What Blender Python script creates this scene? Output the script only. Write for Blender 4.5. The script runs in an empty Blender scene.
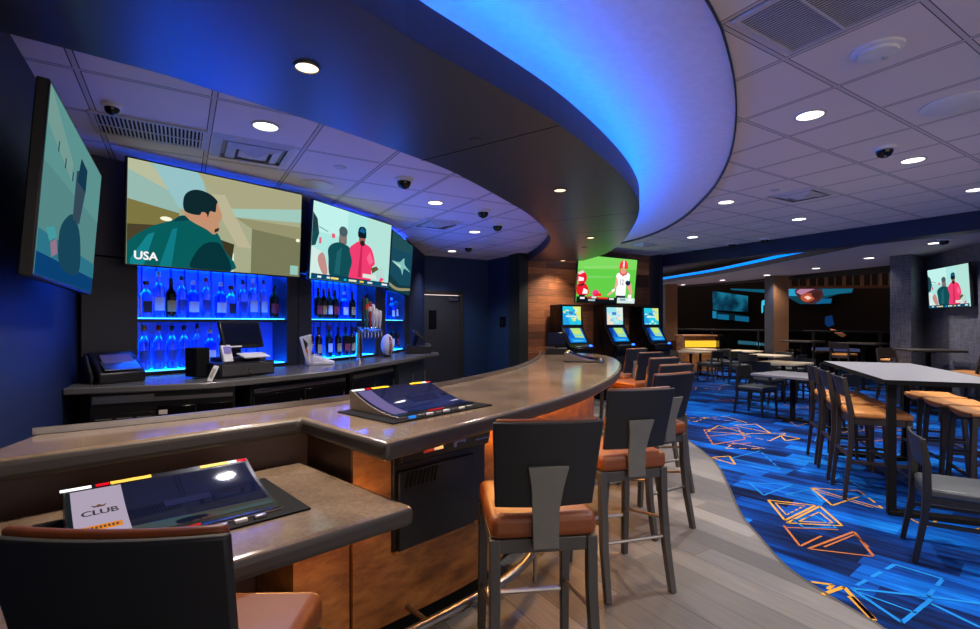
import bpy, bmesh, math, random
from mathutils import Vector, Matrix
random.seed(7)
S = bpy.context.scene
C = S.collection
PI = math.pi
R = math.radians
# ------------------------------------------------------------------ survey helpers
FOC, CU, CV, CAMZ = 497.0, 490.0, 322.8, 1.52
def W(u, v, z):
    """floor-plan point seen at photo pixel (u,v) on the level z"""
    y = FOC * (CAMZ - z) / (v - CV)
    return Vector(((u - CU) * y / FOC, y))
YAW = R(31.95)
D1 = Vector((math.cos(YAW), math.sin(YAW)))
D2 = Vector((-math.sin(YAW), math.cos(YAW)))
def RM(a, b):
    """room axes -> plan"""
    return D1 * a + D2 * b
def on_d1(u, a):           # point of plan line d1=a on pixel column u
    r = (u - CU) / FOC
    y = a / (r * D1.x + D1.y)
    return Vector((r * y, y))
def on_d2(u, b):
    r = (u - CU) / FOC
    y = b / (r * D2.x + D2.y)
    return Vector((r * y, y))
def lin(c):
    return tuple(((x / 255) / 12.92 if x <= 10.3 else (((x / 255) + .055) / 1.055) ** 2.4) for x in c)
# ------------------------------------------------------------------ materials
class G:
    def __init__(s, name):
        s.m = bpy.data.materials.new(name); s.m.use_nodes = True
        s.t = s.m.node_tree; s.t.nodes.clear()
        s.out = s.t.nodes.new('ShaderNodeOutputMaterial')
    def n(s, typ, **kw):
        nd = s.t.nodes.new(typ)
        for k, v in kw.items():
            if k.startswith('i_'):
                key = k[2:]
                key = int(key) if key.isdigit() else key.replace('_', ' ')
                s.set(nd, key, v)
            else: setattr(nd, k, v)
        return nd
    def set(s, nd, key, v):
        if isinstance(v, bpy.types.NodeSocket): s.t.links.new(v, nd.inputs[key])
        else: nd.inputs[key].default_value = v
    def math(s, op, a, b=0.0, c=0.0):
        nd = s.n('ShaderNodeMath', operation=op)
        s.set(nd, 0, a); s.set(nd, 1, b); s.set(nd, 2, c)
        return nd.outputs[0]
    def coords(s, rotz=0.0, loc=(0, 0, 0)):
        tc = s.n('ShaderNodeTexCoord')
        mp = s.n('ShaderNodeMapping', vector_type='TEXTURE')
        mp.inputs['Rotation'].default_value = (0, 0, rotz)
        mp.inputs['Location'].default_value = loc
        s.t.links.new(tc.outputs['Object'], mp.inputs['Vector'])
        sp = s.n('ShaderNodeSeparateXYZ'); s.t.links.new(mp.outputs[0], sp.inputs[0])
        return mp.outputs[0], sp.outputs[0], sp.outputs[1], sp.outputs[2]
    def xyz(s, x, y, z=0.0):
        nd = s.n('ShaderNodeCombineXYZ'); s.set(nd, 0, x); s.set(nd, 1, y); s.set(nd, 2, z)
        return nd.outputs[0]
    def noise(s, vec, scale, detail=3.0, rough=.5):
        nd = s.n('ShaderNodeTexNoise'); nd.inputs['Scale'].default_value = scale
        nd.inputs['Detail'].default_value = detail; nd.inputs['Roughness'].default_value = rough
        s.t.links.new(vec, nd.inputs['Vector']); return nd.outputs['Fac']
    def white(s, vec):
        nd = s.n('ShaderNodeTexWhiteNoise', noise_dimensions='3D'); s.t.links.new(vec, nd.inputs['Vector'])
        return nd.outputs['Value']
    def ramp(s, fac, stops, interp='LINEAR'):
        nd = s.n('ShaderNodeValToRGB'); cr = nd.color_ramp; cr.interpolation = interp
        while len(cr.elements) > 1: cr.elements.remove(cr.elements[-1])
        cr.elements[0].position = stops[0][0]; cr.elements[0].color = (*lin(stops[0][1]), 1)
        for p, c in stops[1:]:
            e = cr.elements.new(p); e.color = (*lin(c), 1)
        s.t.links.new(fac, nd.inputs[0]); return nd.outputs[0]
    def mix(s, fac, a, b, blend='MIX'):
        nd = s.n('ShaderNodeMix', data_type='RGBA', blend_type=blend)
        s.set(nd, 0, fac); s.set(nd, 6, a if isinstance(a, bpy.types.NodeSocket) else (*a, 1)); s.set(nd, 7, b if isinstance(b, bpy.types.NodeSocket) else (*b, 1))
        return nd.outputs[2]
    def bsdf(s, col, rough=.5, metal=0.0, spec=.5, bump=None, bstr=.2, bdist=.005, **kw):
        b = s.n('ShaderNodeBsdfPrincipled')
        s.set(b, 'Base Color', col if isinstance(col, bpy.types.NodeSocket) else (*col, 1))
        s.set(b, 'Roughness', rough); s.set(b, 'Metallic', metal); s.set(b, 'Specular IOR Level', spec)
        for k, v in kw.items(): s.set(b, k.replace('_', ' '), v)
        if bump is not None:
            bp = s.n('ShaderNodeBump'); bp.inputs['Strength'].default_value = bstr; bp.inputs['Distance'].default_value = bdist
            s.t.links.new(bump, bp.inputs['Height']); s.t.links.new(bp.outputs[0], b.inputs['Normal'])
        s.t.links.new(b.outputs[0], s.out.inputs[0]); return s.m
_mc = {}
def mat(name, rgb, rough=.5, metal=0.0, spec=.5, var=.12, scale=18.0, bstr=.12, **kw):
    if name in _mc: return _mc[name]
    g = G(name); v, x, y, z = g.coords()
    f = g.noise(v, scale, 4)
    c = lin(rgb)
    col = g.mix(f, tuple(k * (1 - var) for k in c), tuple(min(1, k * (1 + var)) for k in c))
    f2 = g.noise(v, scale * 7, 3)
    _mc[name] = g.bsdf(col, rough, metal, spec, bump=f2, bstr=bstr, bdist=.002, **kw)
    return _mc[name]
def emit(rgb, k=1.0):
    key = ('em', rgb, k)
    if key in _mc: return _mc[key]
    g = G('glow_%d_%d_%d_%.1f' % (*rgb, k))
    e = g.n('ShaderNodeEmission'); e.inputs[0].default_value = (*lin(rgb), 1); e.inputs[1].default_value = k * (.8 if k <= 1.1 else 1)
    g.t.links.new(e.outputs[0], g.out.inputs[0]); _mc[key] = g.m
    return g.m
def glow_noise(name, stops, scale=3.0, k=1.0, stretch=(1, 1, 1)):
    if name in _mc: return _mc[name]
    g = G(name); v, x, y, z = g.coords()
    vec = g.xyz(g.math('MULTIPLY', x, stretch[0]), g.math('MULTIPLY', y, stretch[1]), g.math('MULTIPLY', z, stretch[2]))
    col = g.ramp(g.noise(vec, scale, 4), stops)
    e = g.n('ShaderNodeEmission'); g.t.links.new(col, e.inputs[0]); e.inputs[1].default_value = k
    g.t.links.new(e.outputs[0], g.out.inputs[0]); _mc[name] = g.m
    return g.m
def planks(name, rot, L, wd, stops, axis='xy', rough=.45, grain=(150, 60), seam=.45):
    g = G(name); v, x, y, z = g.coords(rot)
    u = x; w = y if axis == 'xy' else z
    row = g.math('FLOOR', g.math('DIVIDE', w, wd))
    off = g.math('MULTIPLY', g.white(g.xyz(row, 3.7)), L)
    uu = g.math('DIVIDE', g.math('ADD', u, off), L)
    col = g.math('FLOOR', uu)
    rnd = g.white(g.xyz(row, col, 1.3))
    gr = g.noise(g.xyz(g.math('ADD', g.math('MULTIPLY', u, 1.3), g.math('MULTIPLY', rnd, 37)), g.math('MULTIPLY', w, 26)), 2.2, 5, .65)
    fac = g.math('ADD', g.math('MULTIPLY', rnd, .72), g.math('MULTIPLY', g.math('SUBTRACT', gr, .36), .9))
    c = g.ramp(fac, stops)
    fv = g.math('FRACT', g.math('DIVIDE', w, wd)); fu = g.math('FRACT', uu)
    e1 = g.math('LESS_THAN', g.math('MINIMUM', fv, g.math('SUBTRACT', 1, fv)), .004 / wd)
    e2 = g.math('LESS_THAN', fu, .004 / L)
    s = g.math('MULTIPLY', g.math('MAXIMUM', e1, e2), seam)
    c = g.mix(s, c, lin((18, 14, 12)))
    h = g.math('SUBTRACT', gr, g.math('MULTIPLY', s, 1.5))
    return g.bsdf(c, rough, 0, .45, bump=h, bstr=.25, bdist=.002)
def tiles(name, o1, o2, rgb=(232, 222, 218)):
    g = G(name); v, x, y, z = g.coords(YAW)
    def line(c, o, wid):
        f = g.math('FRACT', g.math('DIVIDE', g.math('SUBTRACT', c, o - 6.1), .61))
        d = g.math('MINIMUM', f, g.math('SUBTRACT', 1, f))
        return g.math('LESS_THAN', d, wid / .61)
    bar = g.math('MAXIMUM', line(x, o1, .0115), line(y, o2, .0115))
    gap = g.math('MAXIMUM', line(x, o1, .0175), line(y, o2, .0165))
    sp = g.noise(v, 120, 4, .7); big = g.noise(v, 1.1, 2)
    c = g.mix(g.math('MULTIPLY', sp, .5), lin(rgb), tuple(k * .72 for k in lin(rgb)))
    c = g.mix(g.math('MULTIPLY', big, .12), c, lin((150, 140, 130)))
    c = g.mix(gap, c, lin((92, 88, 90)))
    c = g.mix(bar, c, lin((200, 192, 194)))
    h = g.math('ADD', g.math('MULTIPLY', sp, .25), g.math('MULTIPLY', g.math('SUBTRACT', gap, bar), -2.0))
    return g.bsdf(c, .85, 0, .2, bump=h, bstr=.5, bdist=.004)
# base colours
M = {}
M['tile_main'] = tiles('ceiling_tile_main', 2.88, .882)
M['tile_bar'] = tiles('ceiling_tile_bar', 1.386, 4.452, (236, 224, 230))
M['floor'] = planks('plank_floor', YAW + PI / 2, 1.25, .19, [(0, (76, 74, 75)), (.35, (92, 89, 89)), (.62, (108, 105, 104)), (1, (128, 126, 126))], rough=.42)
M['woodwall'] = planks('reclaimed_planks', YAW, 1.5, .135, [(0, (52, 32, 24)), (.3, (98, 60, 40)), (.5, (136, 86, 56)), (.68, (172, 110, 70)), (.85, (214, 146, 92)), (1, (226, 166, 112))], axis='xz', rough=.55)
def carpet():
    g = G('carpet_weave'); v, x, y, z = g.coords(YAW + R(100))
    ds = g.noise(v, .9, 2)
    u = g.math('ADD', x, g.math('MULTIPLY', ds, .12))
    row = g.math('FLOOR', g.math('DIVIDE', y, .24))
    col = g.math('FLOOR', g.math('DIVIDE', g.math('ADD', u, g.math('MULTIPLY', g.white(g.xyz(row, 9)), 1.3)), .7))
    blk = g.white(g.xyz(row, col, 5))
    st = g.noise(g.xyz(g.math('MULTIPLY', x, .8), g.math('MULTIPLY', y, 8)), 2.0, 4, .6)
    big = g.noise(v, .8, 3)
    f = g.math('ADD', g.math('ADD', g.math('MULTIPLY', blk, .62), .12), g.math('ADD', g.math('MULTIPLY', g.math('SUBTRACT', st, .5), 1.1), g.math('MULTIPLY', g.math('SUBTRACT', big, .5), 1.3)))
    c = g.ramp(f, [(.0, (2, 14, 46)), (.26, (2, 32, 88)), (.44, (2, 56, 134)), (.62, (4, 78, 168)), (.8, (8, 104, 196)), (1, (36, 146, 216))])
    fb = g.noise(v, 420, 2)
    return g.bsdf(c, .95, 0, .1, bump=fb, bstr=.5, bdist=.004)
M['carpet'] = carpet()
M['c_yellow'] = mat('carpet_yellow_yarn', (182, 134, 50), .95, spec=.1)
M['c_orange'] = mat('carpet_orange_yarn', (156, 92, 50), .95, spec=.1)
M['c_cyan'] = mat('carpet_cyan_yarn', (22, 112, 190), .95, spec=.1)
M['wall_blue'] = mat('navy_wall_paint', (12, 32, 70), .55, var=.15, scale=6, bstr=.25)
M['wall_dark'] = mat('black_wall_paint', (17, 17, 20), .6)
M['wall_bar'] = mat('bar_wall_graphite', (30, 31, 36), .5)
M['soffit'] = mat('soffit_graphite_paint', (60, 64, 70), .34, spec=.75, var=.05, scale=3, bstr=.03)
M['fascia'] = mat('soffit_edge_paint', (34, 38, 62), .4, bstr=.03)
M['cove'] = mat('cove_white_plaster', (226, 219, 222), .8, bstr=.02)
M['trim_dark'] = mat('dark_edge_trim', (36, 34, 34), .5)
def fabric_wall():
    g = G('slate_textured_wallcovering'); v, x, y, z = g.coords(R(252))
    a = g.noise(g.xyz(g.math('MULTIPLY', x, 30), g.math('MULTIPLY', y, 30), g.math('MULTIPLY', z, 3)), 2, 4)
    b = g.noise(g.xyz(g.math('MULTIPLY', x, 3), g.math('MULTIPLY', y, 3), g.math('MULTIPLY', z, 40)), 2, 4)
    f = g.math('MULTIPLY', g.math('ADD', a, b), .5)
    return g.bsdf(g.ramp(f, [(.3, (52, 54, 66)), (.7, (112, 112, 126))]), .7, 0, .3, bump=f, bstr=.3)
M['wall_slate'] = fabric_wall()
def stone():
    g = G('brown_grey_solid_surface'); v, x, y, z = g.coords()
    f = g.math('ADD', g.math('MULTIPLY', g.noise(v, 5, 4), .55), g.math('MULTIPLY', g.noise(v, 60, 5, .7), .45))
    return g.bsdf(g.ramp(f, [(.3, (88, 74, 62)), (.5, (116, 100, 86)), (.7, (140, 123, 106))]), .13, 0, .5)
M['stone'] = stone()
M['edge'] = mat('dark_bar_edge', (62, 57, 54), .42, bstr=.02)
def rust():
    g = G('rust_brown_cladding'); v, x, y, z = g.coords()
    w = g.noise(g.xyz(g.math('MULTIPLY', x, 1.0), g.math('MULTIPLY', y, 1.0), g.math('MULTIPLY', z, 2.6)), 3.5, 6, .68)
    return g.bsdf(g.ramp(w, [(.25, (66, 40, 20)), (.45, (126, 78, 38)), (.6, (164, 106, 54)), (.8, (198, 142, 84))]), .42, 0, .4)
M['rust'] = rust()
M['walnut'] = mat('dark_walnut_panel', (72, 44, 32), .45, var=.35, scale=6)
M['black'] = mat('black_satin_plastic', (14, 14, 16), .4, bstr=.03)
M['blackgloss'] = mat('black_gloss_plastic', (9, 10, 13), .18, bstr=0.0)
M['blackmat'] = mat('black_matte', (6, 6, 7), .75, spec=.2)
M['steel'] = mat('brushed_steel', (170, 168, 166), .3, 1.0, bstr=.04)
M['chrome'] = mat('chrome', (205, 205, 208), .12, 1.0, bstr=0.0)
M['gunmetal'] = mat('gunmetal_frame', (72, 70, 69), .42, .3, bstr=.05)
M['bracket'] = mat('grey_bracket_metal', (112, 112, 106), .45, .1, bstr=.03)
M['shell'] = mat('black_stool_back', (22, 24, 28), .55, bstr=.1)
M['leather'] = mat('tan_orange_leather', (122, 62, 22), .42, var=.18, scale=9, bstr=.15)
M['tan'] = mat('tan_vinyl_seat', (196, 130, 66), .45, var=.12, bstr=.1)
M['greyseat'] = mat('charcoal_vinyl_seat', (58, 62, 68), .42, bstr=.08)
M['darkwood'] = mat('dark_stained_wood', (34, 25, 22), .45, var=.3, scale=10)
M['blackwood'] = mat('black_stained_wood', (15, 15, 18), .42, var=.2, scale=10)
M['laminate'] = mat('pale_grey_laminate', (120, 120, 128), .35, var=.04, bstr=.02)
M['beigelam'] = mat('beige_laminate', (190, 172, 146), .4, var=.06, bstr=.02)
M['white'] = mat('white_plastic', (214, 212, 212), .45, bstr=.02)
M['offwhite'] = mat('white_painted_metal', (186, 182, 186), .5, bstr=.02)
M['smoked'] = mat('smoked_dome', (8, 8, 10), .08, bstr=0.0)
M['screen_off'] = mat('dark_screen_glass', (16, 20, 40), .12, spec=.6, bstr=0.0)
M['screen_gloss'] = mat('tablet_screen_glass', (14, 18, 40), .04, spec=.6, bstr=0.0)
M['teal_door'] = mat('charcoal_door', (44, 46, 52), .5)
M['cab_blue'] = mat('navy_cabinet', (24, 34, 48), .5)
M['counter'] = mat('graphite_counter', (92, 90, 88), .22, var=.1, bstr=.02)
M['mirror'] = mat('blue_mirror', (90, 130, 235), .22, .55, bstr=0.0)
M['brown_pillar'] = mat('brown_pillar_paint', (104, 68, 40), .6)
M['navy'] = mat('navy_beam_paint', (16, 22, 44), .5, bstr=.05)
M['hall'] = mat('dark_hall_wall', (18, 13, 10), .9, spec=.03)
def glass(name, rgb, rough=.05, ior=1.45, trans=1.0):
    g = G(name); v, x, y, z = g.coords()
    c = lin(rgb); f = g.noise(v, 20, 2)
    col = g.mix(f, tuple(k * .92 for k in c), c)
    return g.bsdf(col, rough, 0, .5, **{'Transmission_Weight': trans, 'IOR': ior})
M['clear'] = glass('clear_bottle_glass', (225, 238, 250))
M['blueglass'] = glass('blue_bottle_glass', (80, 150, 250))
M['amber'] = glass('amber_bottle_glass', (140, 70, 24))
M['green'] = glass('green_bottle_glass', (30, 90, 40))
M['guard'] = glass('smoked_guard_glass', (120, 130, 140), .03, 1.05)
# ------------------------------------------------------------------ mesh builder
class MB:
    def __init__(s): s.b = bmesh.new(); s.mi = 0
    def _f(s, vs):
        try: f = s.b.faces.new(vs); f.material_index = s.mi; return f
        except ValueError: return None
    def box(s, c, d, rz=0.0, rx=0.0, ry=0.0, m=None):
        mt = Matrix.Translation(c) @ Matrix.Rotation(rz, 4, 'Z') @ Matrix.Rotation(ry, 4, 'Y') @ Matrix.Rotation(rx, 4, 'X')
        if m is not None: mt = m @ mt
        v = [s.b.verts.new(mt @ Vector((x * d[0] / 2, y * d[1] / 2, z * d[2] / 2))) for x in (-1, 1) for y in (-1, 1) for z in (-1, 1)]
        for q in ((0, 1, 3, 2), (4, 6, 7, 5), (0, 4, 5, 1), (2, 3, 7, 6), (0, 2, 6, 4), (1, 5, 7, 3)): s._f([v[i] for i in q])
        return s
    def prism(s, poly, z0, z1, side=None, bottom=True):
        n = len(poly)
        area = sum(poly[i][0] * poly[(i + 1) % n][1] - poly[(i + 1) % n][0] * poly[i][1] for i in range(n))
        if area < 0: poly = list(poly)[::-1]
        a = [s.b.verts.new((p[0], p[1], z0)) for p in poly]; t = [s.b.verts.new((p[0], p[1], z1)) for p in poly]
        s._f(t)
        if bottom: s._f(a[::-1])
        om = s.mi
        if side is not None: s.mi = side
        for i in range(n): j = (i + 1) % n; s._f([a[i], a[j], t[j], t[i]])
        s.mi = om
        return s
    def extr(s, poly, fn0, fn1):
        """polygon swept between two placements (functions 2d->3d)"""
        a = [s.b.verts.new(fn0(p)) for p in poly]; t = [s.b.verts.new(fn1(p)) for p in poly]; n = len(poly)
        s._f(t); s._f(a[::-1])
        for i in range(n): j = (i + 1) % n; s._f([a[i], a[j], t[j], t[i]])
        return s
    def loft(s, rows, close=False):
        vs = [[s.b.verts.new(p) for p in r] for r in rows]
        for i in range(len(vs) - 1):
            k = len(vs[i])
            for j in range(k if close else k - 1): s._f([vs[i][j], vs[i][(j + 1) % k], vs[i + 1][(j + 1) % k], vs[i + 1][j]])
        return vs
    def tube(s, pts, r, seg=8, square=False, cap=True):
        pts = [Vector(p) for p in pts]; n = len(pts); rings = []
        rr = r if isinstance(r, (list, tuple)) else [r] * n
        up = None
        for i in range(n):
            d = (pts[min(i + 1, n - 1)] - pts[max(i - 1, 0)]).normalized()
            if up is None: up = Vector((0, 1, 0)) if abs(d.z) > .7 else Vector((0, 0, 1))
            x = d.cross(up).normalized(); y = x.cross(d).normalized(); up = y
            if square: offs = [(1, 1), (-1, 1), (-1, -1), (1, -1)]
            else: offs = [(math.cos(2 * PI * k / seg), math.sin(2 * PI * k / seg)) for k in range(seg)]
            rings.append([pts[i] + x * a * rr[i] + y * b * rr[i] for a, b in offs])
        vs = s.loft(rings, True)
        if cap: s._f(vs[0][::-1]); s._f(vs[-1])
        return s
    def lathe(s, prof, c=(0, 0, 0), seg=20, m=None):
        rows = []
        for r, z in prof:
            row = []
            for k in range(seg):
                p = Vector((c[0] + r * math.cos(2 * PI * k / seg), c[1] + r * math.sin(2 * PI * k / seg), c[2] + z))
                row.append(m @ p if m is not None else p)
            rows.append(row)
        vs = s.loft(rows, True)
        if prof[0][0] > 1e-5: s._f(vs[0][::-1])
        if prof[-1][0] > 1e-5: s._f(vs[-1])
        return s
    def face(s, pts): s._f([s.b.verts.new(p) for p in pts]); return s
    def build(s, name, mats, parent=None, smooth=False, bevel=0.0, seg=2, loc=None, rotz=None):
        bmesh.ops.remove_doubles(s.b, verts=s.b.verts, dist=1e-6)
        bmesh.ops.recalc_face_normals(s.b, faces=s.b.faces)
        me = bpy.data.meshes.new(name); s.b.to_mesh(me); s.b.free()
        for mm in (mats if isinstance(mats, (list, tuple)) else [mats]): me.materials.append(mm)
        if smooth:
            for p in me.polygons: p.use_smooth = True
            me.set_sharp_from_angle(angle=R(42))
        o = bpy.data.objects.new(name, me); C.objects.link(o)
        if bevel:
            bv = o.modifiers.new('edge', 'BEVEL'); bv.width = bevel; bv.segments = seg; bv.limit_method = 'ANGLE'; bv.angle_limit = R(40)
            bv.harden_normals = False
            for p in me.polygons: p.use_smooth = True
            me.set_sharp_from_angle(angle=R(42))
        if parent: o.parent = parent
        if loc is not None: o.location = loc
        if rotz is not None: o.rotation_euler.z = rotz
        return o
    def flat(s, name, mats, parent=None):
        """build without touching face winding (layered pictures)"""
        me = bpy.data.meshes.new(name); s.b.to_mesh(me); s.b.free()
        for mm in mats: me.materials.append(mm)
        o = bpy.data.objects.new(name, me); C.objects.link(o)
        if parent: o.parent = parent
        return o
def tag(o, label, cat, group=None):
    o['label'] = label; o['category'] = cat
    if group: o['group'] = group
    return o
def struct(o): o['kind'] = 'structure'; return o
def thing(name, label, cat, loc=(0, 0, 0), rotz=0.0, group=None, rotx=0.0):
    o = bpy.data.objects.new(name, None); o.empty_display_size = .1; C.objects.link(o)
    o.location = loc; o.rotation_euler = (rotx, 0, rotz)
    return tag(o, label, cat, group)
def dup(root, loc, rotz, label, group=None):
    r = root.copy(); C.objects.link(r); r.location = loc; r.rotation_euler.z = rotz; r['label'] = label
    if group: r['group'] = group
    for ch in list(root.children):
        c = ch.copy(); C.objects.link(c); c.parent = r
        for gch in list(ch.children):
            d = gch.copy(); C.objects.link(d); d.parent = c
    return r
def smooth_path(pts, n=8):
    pts = [Vector(p) for p in pts]; out = []
    for i in range(len(pts) - 1):
        p0 = pts[max(i - 1, 0)]; p1 = pts[i]; p2 = pts[i + 1]; p3 = pts[min(i + 2, len(pts) - 1)]
        for k in range(n):
            t = k / n
            out.append(.5 * ((2 * p1) + (p2 - p0) * t + (2 * p0 - 5 * p1 + 4 * p2 - p3) * t * t + (3 * p1 - p0 - 3 * p2 + p3) * t ** 3))
    out.append(pts[-1]); return out
def offset(pts, d):
    """shift an open plan path to its left by d"""
    out = []
    for i in range(len(pts)):
        t = (pts[min(i + 1, len(pts) - 1)] - pts[max(i - 1, 0)]).normalized()
        out.append(pts[i] + Vector((-t.y, t.x)) * d)
    return out
def resample(pts, n):
    L = [0]
    for i in range(1, len(pts)): L.append(L[-1] + (pts[i] - pts[i - 1]).length)
    out = []
    for k in range(n):
        d = L[-1] * k / (n - 1); i = 1
        while i < len(L) - 1 and L[i] < d: i += 1
        f = (d - L[i - 1]) / max(1e-9, L[i] - L[i - 1])
        out.append(pts[i - 1].lerp(pts[i], min(1, max(0, f))))
    return out
def text2d(s, size=1.0):
    """lettering outlines -> (verts, faces), centred on 0"""
    cu = bpy.data.curves.new('t', 'FONT'); cu.body = s; cu.size = size; cu.align_x = 'CENTER'; cu.align_y = 'CENTER'; cu.resolution_u = 3
    o = bpy.data.objects.new('t', cu); C.objects.link(o)
    dg = bpy.context.evaluated_depsgraph_get(); me = bpy.data.meshes.new_from_object(o.evaluated_get(dg))
    vs = [(v.co.x, v.co.y) for v in me.vertices]; fs = [list(p.vertices) for p in me.polygons]
    bpy.data.objects.remove(o); bpy.data.curves.remove(cu); bpy.data.meshes.remove(me)
    return vs, fs
def V3(p, z): return (p[0], p[1], z)
def ell(cx, cy, rx, ry, n=18, rot=0.0, a0=0.0, a1=2 * PI):
    out = []
    for k in range(n):
        a = a0 + (a1 - a0) * k / (n if abs(a1 - a0 - 2 * PI) < 1e-6 else n - 1)
        x, y = rx * math.cos(a), ry * math.sin(a)
        out.append((cx + x * math.cos(rot) - y * math.sin(rot), cy + x * math.sin(rot) + y * math.cos(rot)))
    return out
def rect(x0, y0, x1, y1): return [(x0, y0), (x1, y0), (x1, y1), (x0, y1)]
class Pic:
    """a lit picture: flat polygons stacked half a millimetre apart; unit square, y up"""
    def __init__(s, w, h, k=1.0): s.w, s.h, s.k = w, h, k; s.mb = MB(); s.ms = []; s.r = 1.0; s.z = 0; s.step = .0006
    def fx(s, q): return q * s.r / (1 - q * (1 - s.r))
    def add(s, poly, c):
        if 6 <= len(poly) <= 14:
            q = [Vector((x, y)) for x, y in poly]; n = len(q); out = []
            for i in range(n):
                p0, p1, p2, p3 = q[i - 1], q[i], q[(i + 1) % n], q[(i + 2) % n]
                for k in range(4):
                    t = k / 4; a = .5 * ((2 * p1) + (p2 - p0) * t + (2 * p0 - 5 * p1 + 4 * p2 - p3) * t * t + (3 * p1 - p0 - 3 * p2 + p3) * t ** 3)
                    out.append((min(1, max(0, a.x)), min(1, max(0, a.y))))
            poly = out
        m = c if isinstance(c, bpy.types.Material) else emit(c, s.k)
        if m not in s.ms: s.ms.append(m)
        s.mb.mi = s.ms.index(m)
        s.mb.face([((s.fx(x) - .5) * s.w, -s.z, (y - .5) * s.h) for x, y in poly]); s.z += s.step
        return s
    def text(s, t, cx, cy, size, c, sx=1.0):
        vs, fs = text2d(t, size)
        m = emit(c, s.k)
        if m not in s.ms: s.ms.append(m)
        s.mb.mi = s.ms.index(m)
        v = [s.mb.b.verts.new(((s.fx(cx) - .5) * s.w + x * sx, -s.z, (cy - .5) * s.h + y)) for x, y in vs]
        for f in fs: s.mb._f([v[i] for i in f])
        s.z += s.step
    def build(s, parent, loc, name='screen', rx=0.0):
        o = s.mb.flat(name, s.ms, parent); o.location = loc; o.rotation_euler.x = rx; return o
# ------------------------------------------------------------------ plan curves
F_mid = [Vector(p) for p in ((-.391, 1.861), (-.06, 2.30), (.279, 2.77), (.474, 3.07), (.756, 3.556), (1.094, 4.326), (1.34, 5.08), (1.52, 5.8), (1.61, 6.5), (1.58, 7.02), (1.42, 7.34), (1.12, 7.46))]
bar_front = smooth_path(F_mid, 5)
B_back = [Vector(p) for p in ((-1.84, 2.0), (-1.44, 2.308), (-.869, 2.88), (-.351, 3.556), (-.026, 4.2), (.2, 4.75), (.40, 5.4), (.56, 6.1), (.68, 6.8), (.74, 7.4))]
bar_back = smooth_path(B_back, 5)
ledge = [Vector(p) for p in ((-1.70, 1.54), (-1.381, 1.852), (-.895, 2.349))]
WALL_D1 = -.64
# soffit outlines (underside z 2.67)
ZS, ZT, ZM, ZB = 2.67, 2.85, 3.0, 2.80
so = [(-2.1, .15), (-1.2, 1.0), (-.504, 1.77), (-.309, 2.03), (-.028, 2.354), (.407, 2.89), (.898, 3.657), (1.295, 4.438), (1.556, 5.19), (1.769, 6.28), (1.90, 7.3), (1.92, 8.31), (1.72, 9.2)]
soff_out = smooth_path(so, 6)
si = [(-1.96, 1.94), (-1.52, 2.293), (-1.382, 2.445), (-.969, 2.884), (-.483, 3.502), (-.208, 3.934), (.326, 5.067), (.565, 5.727), (.753, 6.394), (.85, 7.07), (.82, 8.2), (.66, 9.35)]
soff_in = smooth_path(si, 6)
co = [(-1.2, -.35), (-.1, .98), (.55, 1.74), (1.0, 2.28), (1.172, 2.504), (1.506, 3.055), (1.849, 3.738), (2.166, 4.505), (2.424, 5.338), (2.594, 6.14), (2.725, 6.99), (2.755, 7.93), (2.637, 8.74), (2.42, 9.3)]
cove_out = smooth_path(co, 6)
# ------------------------------------------------------------------ setting: floor
border = [(1.3, -1.6), (1.75, .4), (1.96, 2.0), (1.956, 2.467), (1.93, 2.6), (1.88, 2.82), (1.85, 3.11), (1.91, 3.51), (2.0, 3.97), (2.24, 4.69), (2.47, 5.5), (2.58, 6.56), (2.72, 7.6), (2.85, 8.4), (2.95, 9.5)]
bord = smooth_path(border, 6)
wall_far = RM(3.6, 7.45)
mb = MB()
poly = [Vector((-4.2, -1.6))] + bord + [RM(8.9, 7.5), RM(5.3, 8.0), RM(5.3, 9.2), RM(2, 9.2), RM(-.9, 9.2), RM(-.9, 4.9), Vector((-4.2, 3.0))]
mb.prism(poly, -.1, 0)
struct(mb.build('floor', M['floor']))
mb = MB()
poly = bord + [RM(8.9, 7.5), RM(8.9, 22), RM(22, 22), RM(22, -9), Vector((8.5, -1.6))]
mb.prism(poly, -.1, -.001)
# carpet pattern: inlaid yarn outlines
def strip(a, b, w, mi, dash=None):
    w *= .72
    a = Vector(a); b = Vector(b); d = b - a; L = d.length
    if L < 1e-3: return
    d /= L; n = Vector((-d.y, d.x)) * w / 2
    t = 0
    while t < L:
        e = min(L, t + (dash or L))
        p, q = a + d * t, a + d * e
        mb.mi = mi
        mb.face([V3(p - n, .0015), V3(q - n, .0015), V3(q + n, .0015), V3(p + n, .0015)])
        t = e + (dash * .55 if dash else 1)
def K(x, y): return W(640 + x / 2.747, 400 + y / 2.747, 0)
def path(pts, mi, w=.026, closed=True, dash=None):
    ps = [K(*p) for p in pts]
    for i in range(len(ps) if closed else len(ps) - 1): strip(ps[i], ps[(i + 1) % len(ps)], w, mi, dash if i % 2 else None)
path([(352, 275), (398, 331), (482, 290)], 1); path([(372, 283), (402, 316), (452, 291)], 1, .016, dash=.05)
path([(404, 338), (494, 292), (556, 346)], 1); path([(436, 334), (492, 308), (530, 338)], 1, .018)
path([(395, 345), (440, 402), (498, 374)], 2, .022, False); path([(396, 350), (545, 357)], 2, .02, False)
path([(462, 409), (588, 362), (640, 428)], 2, .026, False); path([(462, 409), (640, 430)], 2, .02, False, .05); path([(506, 404), (590, 370), (628, 404)], 2, .018, False)
path([(470, 242), (602, 250), (668, 299)], 1, dash=.12); path([(470, 242), (528, 290), (600, 266)], 1, .024, False); path([(480, 250), (640, 296)], 1, .018, False, .05)
path([(700, 304), (784, 348), (842, 318)], 1, .026); path([(905, 362), (930, 368), (938, 352)], 1)
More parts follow.
